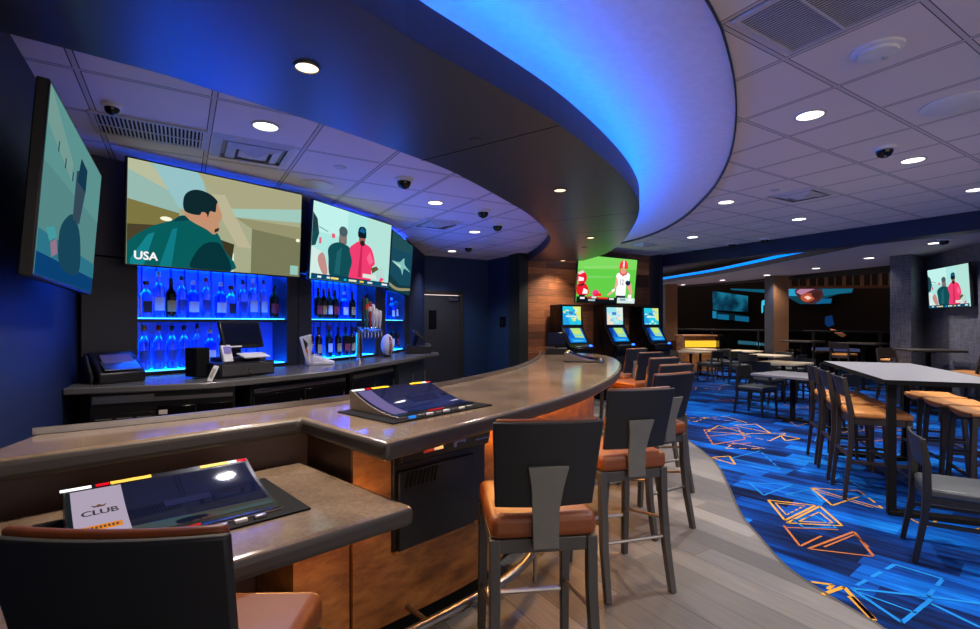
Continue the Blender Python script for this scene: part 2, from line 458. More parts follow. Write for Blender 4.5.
path([(500, 535), (560, 514), (645, 606)], 1, .034, False); path([(470, 500), (530, 508), (505, 530)], 1, .03, False, .08); path([(578, 540), (640, 602)], 1, .05, False, .04)
path([(176, 82), (268, 76), (290, 108), (200, 122)], 2, .03, dash=.1); path([(184, 100), (276, 92)], 2, .024, False); path([(258, 70), (318, 66), (358, 91)], 1, .028)
path([(196, 158), (246, 154), (262, 178)], 1, .03); path([(240, 122), (306, 118)], 2, .03, False, .1); path([(384, 96), (440, 106), (400, 112)], 1, .03)
path([(386, 44), (432, 72), (470, 60)], 2, .03, False)
path([(580, 518), (790, 540), (832, 492), (700, 452)], 3, .03, dash=.12); path([(580, 518), (720, 612), (800, 548)], 3, .03, False); path([(600, 528), (760, 586)], 3, .02, False, .06)
path([(790, 540), (934, 560)], 3, .03, False, .07); path([(300, 228), (340, 262), (420, 232)], 3, .024); path([(250, 160), (386, 192), (330, 140)], 3, .024, dash=.1)
path([(400, 260), (470, 246), (500, 280)], 3, .022); path([(420, 330), (480, 318), (540, 352), (450, 350)], 3, .02); path([(520, 225), (550, 210), (620, 245)], 3, .024)
path([(800, 560), (934, 625)], 3, .03, False)
rg = random.Random(11)
for i in range(46):
    for j in range(30):
        p = Vector((2.6 + i * .62 + rg.uniform(-.2, .2), 2.2 + j * .62 + rg.uniform(-.2, .2)))
        u = CU + FOC * p.x / p.y; v = CV + FOC * CAMZ / p.y
        if p.y < 5.6 and u < 990: continue
        if u < 640 or u > 1250: continue
        if p.dot(D1) > 15 or rg.random() < .55: continue
        a = rg.uniform(0, 6.28); s = rg.uniform(.22, .42)
        tri = [p + Vector((math.cos(a + q), math.sin(a + q) * .8)) * s for q in (0, rg.uniform(1.4, 2.2), rg.uniform(3, 4.4))]
        mi = rg.choice((1, 1, 2, 3, 3))
        for k in range(3): strip(tri[k], tri[(k + 1) % 3], .024, mi, rg.choice((None, .1)))
o = mb.build('carpet', [M['carpet'], M['c_yellow'], M['c_orange'], M['c_cyan']]); struct(o)
mb = MB()
for i in range(len(bord) - 1):
    t = (bord[i + 1] - bord[i]).normalized(); n = Vector((-t.y, t.x)) * .009
    mb.face([V3(bord[i] - n, .002), V3(bord[i + 1] - n, .002), V3(bord[i + 1] + n, .002), V3(bord[i] + n, .002)])
struct(mb.build('trim_1', M['edge']))
# ------------------------------------------------------------------ setting: ceilings, soffit, cove
mb = MB()
q = [cove_out[i] for i in range(len(cove_out))] + [RM(6.6, 7.6), RM(8.95, 7.6), RM(8.95, -6.5), Vector((4, -2.5)), Vector((-1.6, -2.5))]
mb.prism(q, ZM, ZM + .05); struct(mb.build('ceiling', M['tile_main']))
N = 60
oc = resample(cove_out, N); sc_ = resample(soff_out, N)
rows = []
for a, b in zip(oc, sc_):
    dv = (b - a); L = dv.length; dn = dv / L
    row = [V3(a, ZM), V3(a, ZM + .02)]
    for k in range(1, 9):
        t = k / 8; p = a.lerp(b + dn * .12, t); row.append(V3(p, ZM + .02 + .09 * t))
    row.append(V3(b + dn * .40, ZM + .12)); row.append(V3(b + dn * .40, ZT))
    rows.append(row)
mb = MB(); mb.loft(rows); struct(mb.build('ceiling_cove', M['cove'], smooth=True))
mb = MB()
rows = []
for i, a in enumerate(oc):
    b = sc_[i]; dn = (b - a).normalized()
    rows.append([V3(a + dn * .007, ZM + .03), V3(a + dn * .007, ZM - .013), V3(a - dn * .004, ZM - .013), V3(a - dn * .004, ZM - .001)])
mb.loft(rows); struct(mb.build('trim_2', M['trim_dark']))
mb = MB()
mb.mi = 0
A_, B_ = resample(soff_out, 70), resample(soff_in, 70)
mb.loft([[V3(a, ZS), V3(b, ZS)] for a, b in zip(A_, B_)]); mb.loft([[V3(a, ZT), V3(b, ZT)] for a, b in zip(A_, B_)])
mb.mi = 1
mb.loft([[V3(a, ZS), V3(a, ZT)] for a in A_]); mb.loft([[V3(b, ZS), V3(b, ZT)] for b in B_])
mb.loft([[V3(A_[0], ZS), V3(A_[0], ZT)], [V3(B_[0], ZS), V3(B_[0], ZT)]]); mb.loft([[V3(A_[-1], ZS), V3(A_[-1], ZT)], [V3(B_[-1], ZS), V3(B_[-1], ZT)]])
struct(mb.build('soffit', [M['soffit'], M['fascia']]))
# seam grooves in the soffit panels
mb = MB()
for (u0, v0, u1, v1) in ((421.5, 160.5, 559, 125.5), (541, 222, 637, 212), (571, 233.5, 632, 229)):
    a, b = W(u0, v0, ZS), W(u1, v1, ZS); d = (b - a).normalized(); n = Vector((-d.y, d.x)) * .006
    mb.face([V3(a - n, ZS - .0008), V3(b - n, ZS - .0008), V3(b + n, ZS - .0008), V3(a + n, ZS - .0008)])
struct(mb.build('trim_3', M['blackmat']))
W0, W1, W2, W3 = Vector((-3.0, 3.64)), Vector((-1.93, 5.02)), Vector((-1.41, 6.30)), Vector((-1.27, 7.75))
W4 = Vector((-1.235, 9.36))
mb = MB()
mb.prism([RM(WALL_D1, 2.2)] + [p for p in soff_in[1:]] + [RM(5.4, 8.75), RM(3.6, 8.75), W4 + Vector((-.6, .4)), Vector((-1.9, 7.5)), Vector((-2.1, 6.2)), Vector((-2.6, 5.0)), Vector((-3.5, 3.9))], ZB, ZB + .04)
struct(mb.build('ceiling_bar', M['tile_bar']))
# blue LED tape on top of the soffit edge, hidden behind its lip
so_in = offset(soff_out, .05)
mb = MB(); mb.tube([V3(p, ZT + .012) for p in so_in[4:]], .008, 6)
o = mb.build('led_strip', emit((0, 104, 255), 76.0)); tag(o, 'blue light strip along the top edge of the curved soffit above the bar', 'light strip')
# ------------------------------------------------------------------ setting: walls
def wall(name, a, b, z0, z1, th, m, side=1, obj=True):
    a, b = Vector(a), Vector(b); t = (b - a).normalized(); n = Vector((-t.y, t.x)) * th * side
    w = MB(); w.prism([a, b, b + n, a + n], z0, z1)
    return struct(w.build(name, m)) if obj else w
wall('wall_left', RM(WALL_D1, -1.2), RM(WALL_D1, 4.75), 0, 3.4, .1, M['wall_blue'], 1)
# bar wall: header above the niches, and full height beyond
BW = [W0, W1, W2, W3, W4]
BWb = [Vector((-3.35, 3.9)), Vector((-2.28, 5.28)), Vector((-1.78, 6.42)), Vector((-1.63, 7.8)), Vector((-1.6, 9.5))]
mb = MB(); mb.prism(BW[:4] + BWb[:4][::-1], 2.03, ZB - .03); struct(mb.build('wall_bar', M['wall_bar']))
mb = MB(); mb.prism([W3, W4, BWb[4], BWb[3]], 0, ZT); struct(mb.build('wall_bar_end', M['wall_blue']))
mb = MB(); mb.prism([BWb[i] for i in range(4)] + [BWb[i] + Vector((-.1, .1)) for i in (3, 2, 1, 0)], 0, 2.03); struct(mb.build('wall_bar_back', M['wall_dark']))
a = RM(3.9, 8.65); a2 = on_d2(418, 8.65); b2 = on_d2(463, 8.65); c2 = on_d2(488, 8.65)
def d1of(p): return p.dot(D1)
M['wall_back'] = mat('blue_back_wall_paint', (30, 56, 92), .5)
wall('wall_back', RM(d1of(W4) - .2, 8.65), a2, 0, ZT, .1, M['wall_back'], 1)
mb = MB(); mb.prism([a2, b2, b2 + D2 * .1, a2 + D2 * .1], 2.13, ZT); struct(mb.build('wall_back_head', M['wall_back']))
wall('wall_back_end', b2, c2, 0, ZT, .1, M['wall_back'], 1)
wend = on_d1(513, d1of(c2))
wall('wall_return', c2, RM(d1of(c2), 7.75), 0, ZT, .1, M['wall_back'], 1)
pc = RM(d1of(c2), 7.75)
# pilaster at the end of the plank wall
cp = on_d2(518.5, 7.6)
mb = MB(); mb.box((cp.x, cp.y, ZT / 2), (.2, .34, ZT), rz=YAW); o = mb.build('pillar_1', mat('green_black_pilaster', (34, 40, 38), .5)); struct(o)
wl = on_d2(519, 7.5); wr = on_d2(655, 7.42)
wall('wall_planks', RM(d1of(wl), 7.45), RM(8.78, 7.45), 0, ZM + .02, .1, M['woodwall'], 1)
# column and beam at the end of the plank wall
mb = MB(); p = RM(8.93, 7.34); mb.box((p.x - .06, p.y, 1.5), (.12, .34, 3.0), rz=YAW); struct(mb.build('pillar_2', M['navy']))
mb = MB(); p0, p1 = RM(8.93, 7.5), RM(8.93, -7); mb.prism([p0, p1, p1 + D1 * .3, p0 + D1 * .3], 2.75, ZM + .03); struct(mb.build('beam', M['navy']))
# ------------------------------------------------------------------ beyond the beam: far soffit, recess
fc = smooth_path([(4.9, 19.5), (5.42, 15.75), (5.9, 13.3), (6.02, 11.6), (6.05, 10.2), (6.09, 8.69), (6.05, 7.62)], 5)
ZF = 2.78
mb = MB(); mb.prism(list(fc) + [RM(8.97, -4), Vector((13, 4)), Vector((13, 9.4)), RM(12.75, 3.0), RM(14.4, 9), RM(14.8, 15.5)], ZF, ZF + .17)
struct(mb.build('ceiling_far', mat('far_ceiling_plaster', (176, 168, 172), .8, bstr=.02)))
fco = offset(fc, .012)
mb = MB(); mb.loft([[V3(p, ZF - .005), V3(p, ZF + .1)] for p in offset(fc, -.012)]); struct(mb.build('trim_4', M['fascia']))
mb = MB(); mb.loft([[V3(p, ZF + .10), V3(p, ZF + .155)] for p in offset(fc, -.02)]); o = mb.build('led_strip', emit((0, 120, 255), 1.6))
tag(o, 'blue light line along the curved ceiling edge beyond the beam', 'light strip')
mb = MB(); mb.prism([RM(8.9, -4), RM(8.9, 20), RM(17, 20), RM(17, -4)], 3.16, 3.2); struct(mb.build('ceiling_recess', mat('recess_grey_paint', (120, 116, 118), .8)))
# right-hand wall, pillar by it, window-bay pillars
pa, pb_, pc_ = Vector((7.55, 9.38)), Vector((7.72, 9.11)), Vector((8.27, 9.45))
mb = MB(); mb.prism([pa, pb_, pc_ + D1 * .05, pa + D1 * .65], 0, ZF); struct(mb.build('pillar_3', M['wall_slate']))
wall('wall_right', Vector((8.27, 9.45)), Vector((5.35, .5)), 0, ZF + .02, .12, M['wall_slate'], 1)
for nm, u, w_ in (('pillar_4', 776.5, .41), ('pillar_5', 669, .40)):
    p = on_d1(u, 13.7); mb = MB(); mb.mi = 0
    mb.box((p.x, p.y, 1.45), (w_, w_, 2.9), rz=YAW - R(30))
    o = mb.build(nm, [M['brown_pillar'], mat('pillar_blue_lit_face', (8, 15, 36), .6)]); struct(o)
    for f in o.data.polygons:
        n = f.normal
        if n.x * -math.cos(YAW - R(30)) + n.y * -math.sin(YAW - R(30)) > .7: f.material_index = 1  # left face coloured navy to carry the blue light falling on it
# dark hall behind the railing
mb = MB(); mb.prism([RM(20, -9), RM(20, 22), RM(20.2, 22), RM(20.2, -9)], -2, 5); struct(mb.build('wall_hall', M['hall']))
mb = MB(); mb.prism([RM(14.3, -6), RM(14.3, 22), RM(14.5, 22), RM(14.5, -6)], 2.72, 3.2); struct(mb.build('beam_hall', mat('hall_header', (30, 22, 18), .7)))
# ------------------------------------------------------------------ the bar
bend = [Vector((.95, 7.5))]
top_poly = list(ledge) + list(bar_front) + [Vector((.95, 7.5))] + list(bar_back)[::-1]
t = thing('bar_counter', 'long curved brown-grey bar top sweeping from the left wall towards the gaming machines', 'bar counter', (0, 0, 0))
mb = MB(); mb.prism(top_poly, .992, 1.07, side=1); mb.build('worktop', [M['stone'], M['edge']], t, bevel=.024, seg=4)
mb = MB(); bi = offset(bar_back, -.012)
mb.loft([[V3(p, 1.07) for p in bi], [V3(p, 1.098) for p in bi], [V3(p, 1.098) for p in offset(bar_back, -.002)], [V3(p, 1.07) for p in offset(bar_back, -.002)]])
mb.build('metal_lip', M['steel'], t)
# base of the bar: core, cladding panels, toe kick
cor = Vector((-.597, 2.134))
off_f = offset(bar_front, .32)
path_f = [cor, Vector((-.054, 2.686))] + [p for p in off_f if p.y > 3.1 and p.y < 7.05]
path_f = resample(smooth_path(path_f, 4), 60)
back_f = offset(bar_back, -.08)
core = list(path_f) + [Vector((1.1, 7.2))] + [p for p in back_f if p.y < 7.2][::-1] + [Vector((-1.72, 1.72)), Vector((-.885, 2.41))]
t = thing('bar_frontage', 'rust-brown clad front of the curved bar with a black toe kick', 'bar front')
mb = MB(); mb.prism(core, .15, .991); mb.build('core', M['walnut'], t)
mb = MB(); inn = offset(path_f, .08)
mb.prism(list(inn) + [Vector((1.1, 7.1))] + [p for p in offset(bar_back, -.15) if p.y < 7.1][::-1] + [Vector((-1.68, 1.75)), Vector((-.885, 2.45))], .0, .15); mb.build('toe_kick', M['blackmat'], t)
def panel(path, z0, z1, th=.018):
    mb = MB(); mb.prism(list(path) + offset(path, -th)[::-1], z0, z1); return mb.build('front_panel', M['rust'], t)
nP = len(path_f) - 1
ln = 12
panel(path_f[0:5], .16, .99); 
cuts = list(range(4, nP + 1, 8)) 
if cuts[-1] != nP: cuts.append(nP)
for i in range(len(cuts) - 1): panel(path_f[cuts[i]:cuts[i + 1] + 1], .16, .99)
# warm light tape under the overhang
mb = MB(); lp = [p for p in offset(path_f, -.10)]
mb.tube([V3(p, .984) for p in lp[4:-1]], .006, 6)
o = mb.build('led_strip', emit((255, 184, 100), 80.0)); tag(o, 'warm light strip under the overhang of the curved bar top', 'light strip')
# lower (accessible) counter on the left
ada = [Vector((-.905, 2.392)), Vector((-.262, 1.80)), Vector((-.693, 1.40)), Vector((-1.14, .95)), Vector((-1.62, 1.42)), Vector((-1.655, 1.66))]
ada = [Vector((-.90, 2.372)), Vector((-.27, 1.795)), Vector((-.66, 1.425)), Vector((-1.17, .92)), Vector((-1.655, 1.655))]
mb = MB(); mb.prism(ada, .788, .86, side=1); o = mb.build('low_counter', [M['stone'], M['edge']], bevel=.024, seg=4)
tag(o, 'lower brown-grey counter shelf at the left end of the bar', 'counter')
t = thing('knee_wall', 'rust-brown knee wall holding up the lower counter shelf', 'counter base')
k = [Vector((-.774, 1.955)), Vector((-.602, 2.128)), Vector((-.87, 2.41)), Vector((-1.05, 2.24))]
mb = MB(); mb.prism(k, .15, .787); mb.build('panel', M['rust'], t)
mb = MB(); mb.prism([Vector((-.80, 2.03)), Vector((-.66, 2.17)), Vector((-.87, 2.40)), Vector((-1.03, 2.24))], 0, .15); mb.build('toe_kick', M['blackmat'], t)
mb = MB(); mb.tube([V3(p, .78) for p in (Vector((-.80, 1.75)), Vector((-.48, 2.06)))], .005, 6)
o = mb.build('led_strip', emit((255, 184, 100), 55.0)); tag(o, 'short warm light strip under the lower counter shelf', 'light strip')
# foot rail
t = thing('foot_rail', 'brass-grey tubular foot rail running along the bottom of the bar', 'foot rail')
rp = offset(path_f, -.19)
mb = MB(); mb.tube([V3(p, .2) for p in [Vector((-1.12, 1.32)), Vector((-.62, 1.83))] + rp[1:-2]], .024, 12); mb.build('rail', M['steel'], t, smooth=True)
for i in range(3, 56, 9):
    mb = MB(); mb.tube([V3(path_f[i], .2), V3(rp[i], .2)], .012, 8); mb.tube([V3(rp[i], .2), V3(rp[i], .002)], .012, 8); mb.build('bracket', M['steel'], t, smooth=True)
# machine cabinet let into the bar front
pA, pB = Vector((-.465, 2.268)), Vector((-.054, 2.686))
dirm = (pB - pA).normalized(); Lm = (pB - pA).length; ang = math.atan2(dirm.y, dirm.x)
t = thing('machine_cabinet', 'black metal gaming cabinet let into the bar front under the tablet terminal', 'cabinet', V3((pA + pB) / 2, 0), ang)
mb = MB(); mb.box((0, .06, .73), (Lm, .2, .51)); mb.build('body', M['black'], t, bevel=.006)
mb = MB(); mb.box((-.04, -.05, .665), (Lm * .80, .02, .36)); mb.build('door', M['black'], t, bevel=.005)
mb = MB(); mb.extr([(-.04, .87), (-.04, .985), (-.11, .985), (-.085, .89)], lambda p: (-Lm / 2 + .01, p[0], p[1]), lambda p: (Lm / 2 - .02, p[0], p[1])); mb.build('hood', M['black'], t, bevel=.004)
for i in range(8):
    mb = MB(); mb.box((-.23 + i * .024, -.062, .80), (.009, .006, .07), ry=.25); mb.build('vent_slat', M['blackmat'], t)
mb = MB(); mb.box((-.15, -.112, .935), (.055, .004, .024), rx=-.22); mb.build('red_sticker', mat('red_label', (190, 60, 50), .5), t)
mb = MB(); mb.box((-.09, -.112, .937), (.055, .004, .024), rx=-.22); mb.build('white_sticker', M['white'], t)
mb = MB(); mb.box((.04, -.115, .945), (.07, .012, .01)); mb.box((.01, -.115, .935), (.014, .014, .03)); mb.box((.07, -.115, .95), (.014, .014, .03)); mb.build('latch', M['steel'], t)
mb = MB(); mb.box((.2, -.113, .93), (.09, .006, .006)); mb.build('pull', M['steel'], t)
mb = MB(); mb.box((0, -.045, .478), (Lm, .02, .012)); mb.build('sill', M['rust'], t)
# ------------------------------------------------------------------ tablet terminals
def surf_z(y):
    q = (y + .18) / .37
    return .014 + .092 * max(0, q) ** 1.9
def terminal(label, loc, rz, card):
    t = thing('gaming_terminal', label, 'gaming terminal', loc, rz, 'tablet gaming terminals set into the bar')
    mb = MB(); mb.prism(rect(-.335, -.235, .335, .21), 0, .006); mb.build('base_plate', M['blackmat'], t, bevel=.002)
    ys = [-.18 + .37 * i / 10 for i in range(11)]
    prof = [(y, surf_z(y)) for y in ys] + [(.215, .10), (.205, .006), (-.185, .006)]
    mb = MB(); mb.extr(prof, lambda p: (-.265, p[0], p[1]), lambda p: (.265, p[0], p[1])); mb.build('housing', mat('terminal_housing', (128, 116, 106), .3, .5, bstr=0.0), t, bevel=.006)
    def onsurf(x, y, e): return (x, y, surf_z(y) + e)
    def sheet(mb, x0, x1, y0, y1, e, n=12): mb.loft([[onsurf(x0, y0 + (y1 - y0) * i / n, e) for i in range(n + 1)], [onsurf(x1, y0 + (y1 - y0) * i / n, e) for i in range(n + 1)]])
    mb = MB(); sheet(mb, -.262, .262, -.18, .189, .0025); mb.build('bezel', M['blackgloss'], t)
    mb = MB(); sheet(mb, -.25, .25, -.135, .165, .0035); mb.build('screen', M['screen_gloss'], t, smooth=True)
    mb = MB()
    if card:
        sheet(mb, -.25, -.125, -.135, .165, .0045)
        mats = [emit((206, 190, 214), .62), M['black'], emit((236, 140, 44), .8), emit((60, 40, 50), .5), emit((120, 84, 60), .6)]
        def lay(vs, fs, cx, cy, mi, e):
            mb.mi = mi; v = [mb.b.verts.new(onsurf(cx + x, cy + y, e)) for x, y in vs]
            for f in fs: mb._f([v[i] for i in f])
        lay(*text2d('CLUB', .036), -.187, .045, 1, .0055)
        vs, fs = text2d('CLUB', .036); [lay([(x + q, y + q2) for x, y in vs], fs, -.187, .045, 1, .0055 + e) for q, q2, e in ((.0012, 0, .0001), (-.0012, 0, .0002), (0, .001, .0003))]
        lay([(-.02, .006), (-.012, -.006), (.012, -.006), (.02, .006), (.008, .001), (0, .008), (-.008, .001)], [list(range(7))], -.187, .078, 4, .0056)
        mb.mi = 2; sheet(mb, -.232, -.142, -.052, -.022, .0056, 3)
        for i in range(8): mb.mi = 4; sheet(mb, -.224 + i * .0096, -.218 + i * .0096, -.044, -.030, .0064, 1)
        mb.build('club_panel', mats, t)
    else:
        sheet(mb, -.25, -.165, -.135, .165, .0045); mb.build('club_panel', emit((120, 108, 160), .8), t)
    mb = MB()
    if card: sheet(mb, -.03, .10, .0, .035, .0045)
    else: sheet(mb, -.02, .17, -.01, .06, .0045)
    mb.build('menu_bar', emit((52, 56, 96), .55), t)
    for x, w, c in ((-.225, .075, (250, 250, 250)), (.225, .05, (250, 250, 250))):
        mb = MB(); sheet(mb, x - w / 2 - .01, x + w / 2 - .01, .172, .184, .005, 2); mb.build('status_light', emit(c, 1.3), t)
    for x in (-.165, .245):
        mb = MB(); sheet(mb, x - .022, x + .012, .172, .184, .0055, 2); mb.build('status_light', emit((226, 20, 40), 1.0), t)
    for x, w in ((-.095, .11), (.15, .09)):
        mb = MB(); sheet(mb, x - w / 2, x + w / 2, .171, .186, .005, 2); mb.build('yellow_sticker', mat('yellow_label', (232, 190, 20), .5), t)
    for i in range(8):
        c = (M['white'], M['steel'])[i % 2] if i else emit((40, 130, 230), 1.0)
        mb = MB(); mb.box((-.2 + i * .055, -.205, .011), (.036, .017, .012)); mb.build('button', c, t, bevel=.003)
    mb = MB(); mb.box((-.02, -.17, .02), (.10, .006, .004)); mb.build('indicator', emit((220, 40, 40), .8), t)
    return t
terminal('tablet gaming terminal with a white CLUB panel on the lower counter', (-1.065, 1.69, .861), R(43), True).scale = (1.08, 1.05, 1.0)
terminal('tablet gaming terminal on the raised bar top above the black cabinet', (-.385, 2.60, 1.071), R(49), False)
terminal('small-looking tablet gaming terminal at the far end of the bar top', (1.12, 5.95, 1.071), R(78), False)
# ------------------------------------------------------------------ bar stools
def bar_stool(label, loc, rz, group):
    t = thing('bar_stool', label, 'bar stool', loc, rz, group)
    mb = MB(); mb.box((0, .02, .735), (.42, .46, .095)); mb.build('seat', M['leather'], t, bevel=.03, seg=4)
    mb = MB()
    for sx in (-1, 1): mb.box((sx * .192, .01, .66), (.028, .41, .055))
    for sy in (-.185, .205): mb.box((0, sy, .66), (.41, .028, .055))
    mb.build('seat_frame', M['gunmetal'], t, bevel=.004)
    for sx in (-1, 1):
        mb = MB(); mb.tube([(sx * .192, -.185, .69), (sx * .192, -.19, .5), (sx * .197, -.215, .25), (sx * .203, -.265, 0)], [.021, .021, .02, .018], square=True); mb.build('leg', M['gunmetal'], t, bevel=.004)
        mb = MB(); mb.tube([(sx * .192, .205, .69), (sx * .195, .215, .35), (sx * .2, .235, 0)], [.021, .02, .018], square=True); mb.build('leg', M['gunmetal'], t, bevel=.004)
        mb = MB(); mb.tube([(sx * .195, -.20, .40), (sx * .195, .215, .30)], .01, 8); mb.build('stretcher', M['steel'], t, smooth=True)
    mb = MB(); mb.tube([(-.195, -.21, .30), (.195, -.21, .30)], .01, 8); mb.build('stretcher', M['steel'], t, smooth=True)
    mb = MB(); mb.tube([(-.195, .222, .26), (.195, .222, .26)], .012, 8); mb.build('foot_bar', M['steel'], t, smooth=True)
    def slab(y0, y1, z0, z1, w0, w1, ins):
        rows = []
        for zi in range(7):
            s = zi / 6; z = z0 + (z1 - z0) * s; w = (w0 + (w1 - w0) * s) / 2 - ins
            base = -.195 - .085 * s
            fr = [(x, base + y1 - .03 * (x / .23) ** 2 * -1 - .0, z) for x in [w * (k / 6 * 2 - 1) for k in range(7)]]
            bk = [(x, base + y0 - .03 * (x / .23) ** 2 * -1, z) for x in [w * (1 - k / 6 * 2) for k in range(7)]]
            rows.append(fr + bk)
        mb = MB(); vs = mb.loft(rows, True); mb._f(vs[0][::-1]); mb._f(vs[-1]); return mb
    slab(-.03, -.008, .815, 1.155, .385, .42, 0).build('back_shell', M['shell'], t, bevel=.006)
    slab(-.008, .02, .82, 1.163, .385, .42, .014).build('back_cushion', M['leather'], t, bevel=.012, seg=3)
    # tapered bracket: wide at the top, narrow at the seat
    br = [(-.078, .985), (.078, .985), (.062, .90), (.052, .80), (.05, .66), (-.05, .66), (-.052, .80), (-.062, .90)]
    def bp(e):
        def f(p):
            s = (p[1] - .815) / .34; y = -.195 - .085 * s - .030
            if p[1] < .78: y = min(y, -.222)
            return (p[0], y - e, p[1])
        return f
    mb = MB(); mb.extr(br, bp(.014), bp(-.004)); mb.build('back_bracket', M['bracket'], t, bevel=.003)
    return t
gs = 'bar stools along the curved bar'
st = [(-.665, 1.13, 91, 'foreground bar stool at the lower counter, seen from close behind'),
      (.185, 2.12, 97, 'first bar stool from the lower counter, its whole black back facing out'),
      (.76, 3.0, 106, 'second bar stool along the curved bar, next past the nearest full stool'),
      (1.19, 3.80, 121, 'third bar stool along the curved bar'),
      (1.50, 4.57, 120, 'fourth bar stool along the bar, counting from the lower counter'),
      (1.68, 5.38, 118, 'fifth bar stool along the bar, counting from the lower counter'),
      (1.84, 6.32, 120, 'sixth bar stool along the bar, last but one before the bar end'),
      (1.92, 7.22, 124, 'last bar stool at the far end of the bar near the gaming machines')]
s0 = bar_stool(st[0][3], (st[0][0], st[0][1], 0), R(st[0][2] - 90), gs)
for x, y, a, l in st[1:]: dup(s0, (x, y, 0), R(a - 90), l)
# ------------------------------------------------------------------ televisions
def tv(label, loc, rz, rx, w, h, fill, group=None, r=1.0):
    """loc = middle of the screen; faces local -y"""
    t = thing('television', label, 'television', loc, rz, group, rotx=rx)
    mb = MB(); mb.box((0, .023, 0), (w + .025, .04, h + .025)); mb.build('housing', M['black'], t, bevel=.005)
    mb = MB(); mb.box((0, .065, -.02), (w * .5, .05, h * .5)); mb.box((0, .10, 0), (.22, .05, .2)); mb.build('wall_mount', M['blackmat'], t)
    p = Pic(w, h); p.r = r; fill(p); p.build(t, (0, .0018, 0))
    return t
def pic_man(p):
    p.k = .9
    p.add(rect(0, 0, 1, 1), (168, 172, 138))
    p.add([(0, .62), (.3, .55), (.3, 1), (0, 1)], (150, 186, 176)); p.add([(0, .9), (.3, .72), (.3, .78), (.12, 1), (0, 1)], (184, 190, 158))
    p.add([(.14, 1), (.42, 1), (.5, .55), (.3, .6)], (150, 196, 200)); p.add([(.4, 1), (1, 1), (1, .78), (.58, .64)], (170, 168, 132))
    p.add([(.58, .68), (1, .82), (1, .66), (.62, .6)], (160, 202, 190)); p.add([(.46, .8), (.56, .82), (.72, .28), (.64, .28)], (188, 182, 150))
    p.add([(.72, .5), (1, .45), (1, 0), (.72, 0)], (120, 122, 90)); p.add([(.62, .6), (1, .6), (1, .45), (.72, .5)], (150, 148, 110))
    p.add([(0, .62), (.3, .55), (.3, .42), (0, .38)], (126, 118, 66)); p.add([(0, .38), (.3, .42), (.3, .25), (0, .2)], (74, 66, 42))
    p.add(ell(.225, .475, .035, .022), (255, 250, 220)); p.add(ell(.985, .44, .012, .02), (255, 250, 220)); p.add(rect(.945, .02, .99, .13), (150, 200, 190))
    p.add([(.575, 0), (.62, 0), (.62, .2), (.575, .2)], (220, 236, 226)); p.add([(.60, 0), (.62, .3), (.5, .35), (.5, 0)], (60, 56, 34))
    p.add([(0, .20), (.14, .38), (.25, .46), (.31, .52), (.42, .5), (.52, .40), (.56, .24), (.6, 0), (0, 0)], (8, 92, 92))
    p.add([(.38, 0), (.39, .14), (.44, .26), (.5, .30), (.55, .26), (.6, 0)], (6, 52, 58)); p.add([(.02, .05), (.12, .3), (.16, .33), (.10, .0), (.02, 0)], (20, 130, 140))
    p.add([(.19, 0), (.26, .38), (.29, .40), (.26, 0)], (16, 122, 132)); p.add([(.27, .46), (.31, .53), (.40, .52), (.47, .42), (.42, .44), (.36, .49)], (8, 66, 72))
    p.add([(.335, .53), (.34, .72), (.42, .80), (.5, .76), (.53, .66), (.545, .58), (.525, .50), (.53, .44), (.50, .38), (.46, .42)], (196, 146, 112))
    p.add([(.33, .58), (.32, .70), (.345, .78), (.40, .82), (.47, .80), (.515, .74), (.51, .70), (.505, .62), (.475, .62), (.46, .55), (.43, .60), (.41, .56)], (14, 40, 46))
    p.add(ell(.44, .555, .02, .045), (206, 140, 110)); p.add([(.505, .44), (.53, .46), (.525, .42), (.5, .40)], (50, 40, 34))
    [p.text('USA', .11 + q * .0022, .085 + q2 * .003, .085, (250, 250, 250), 1.0) for q, q2 in ((-1, 0), (1, 0), (0, 1), (0, -1), (0, 0))]
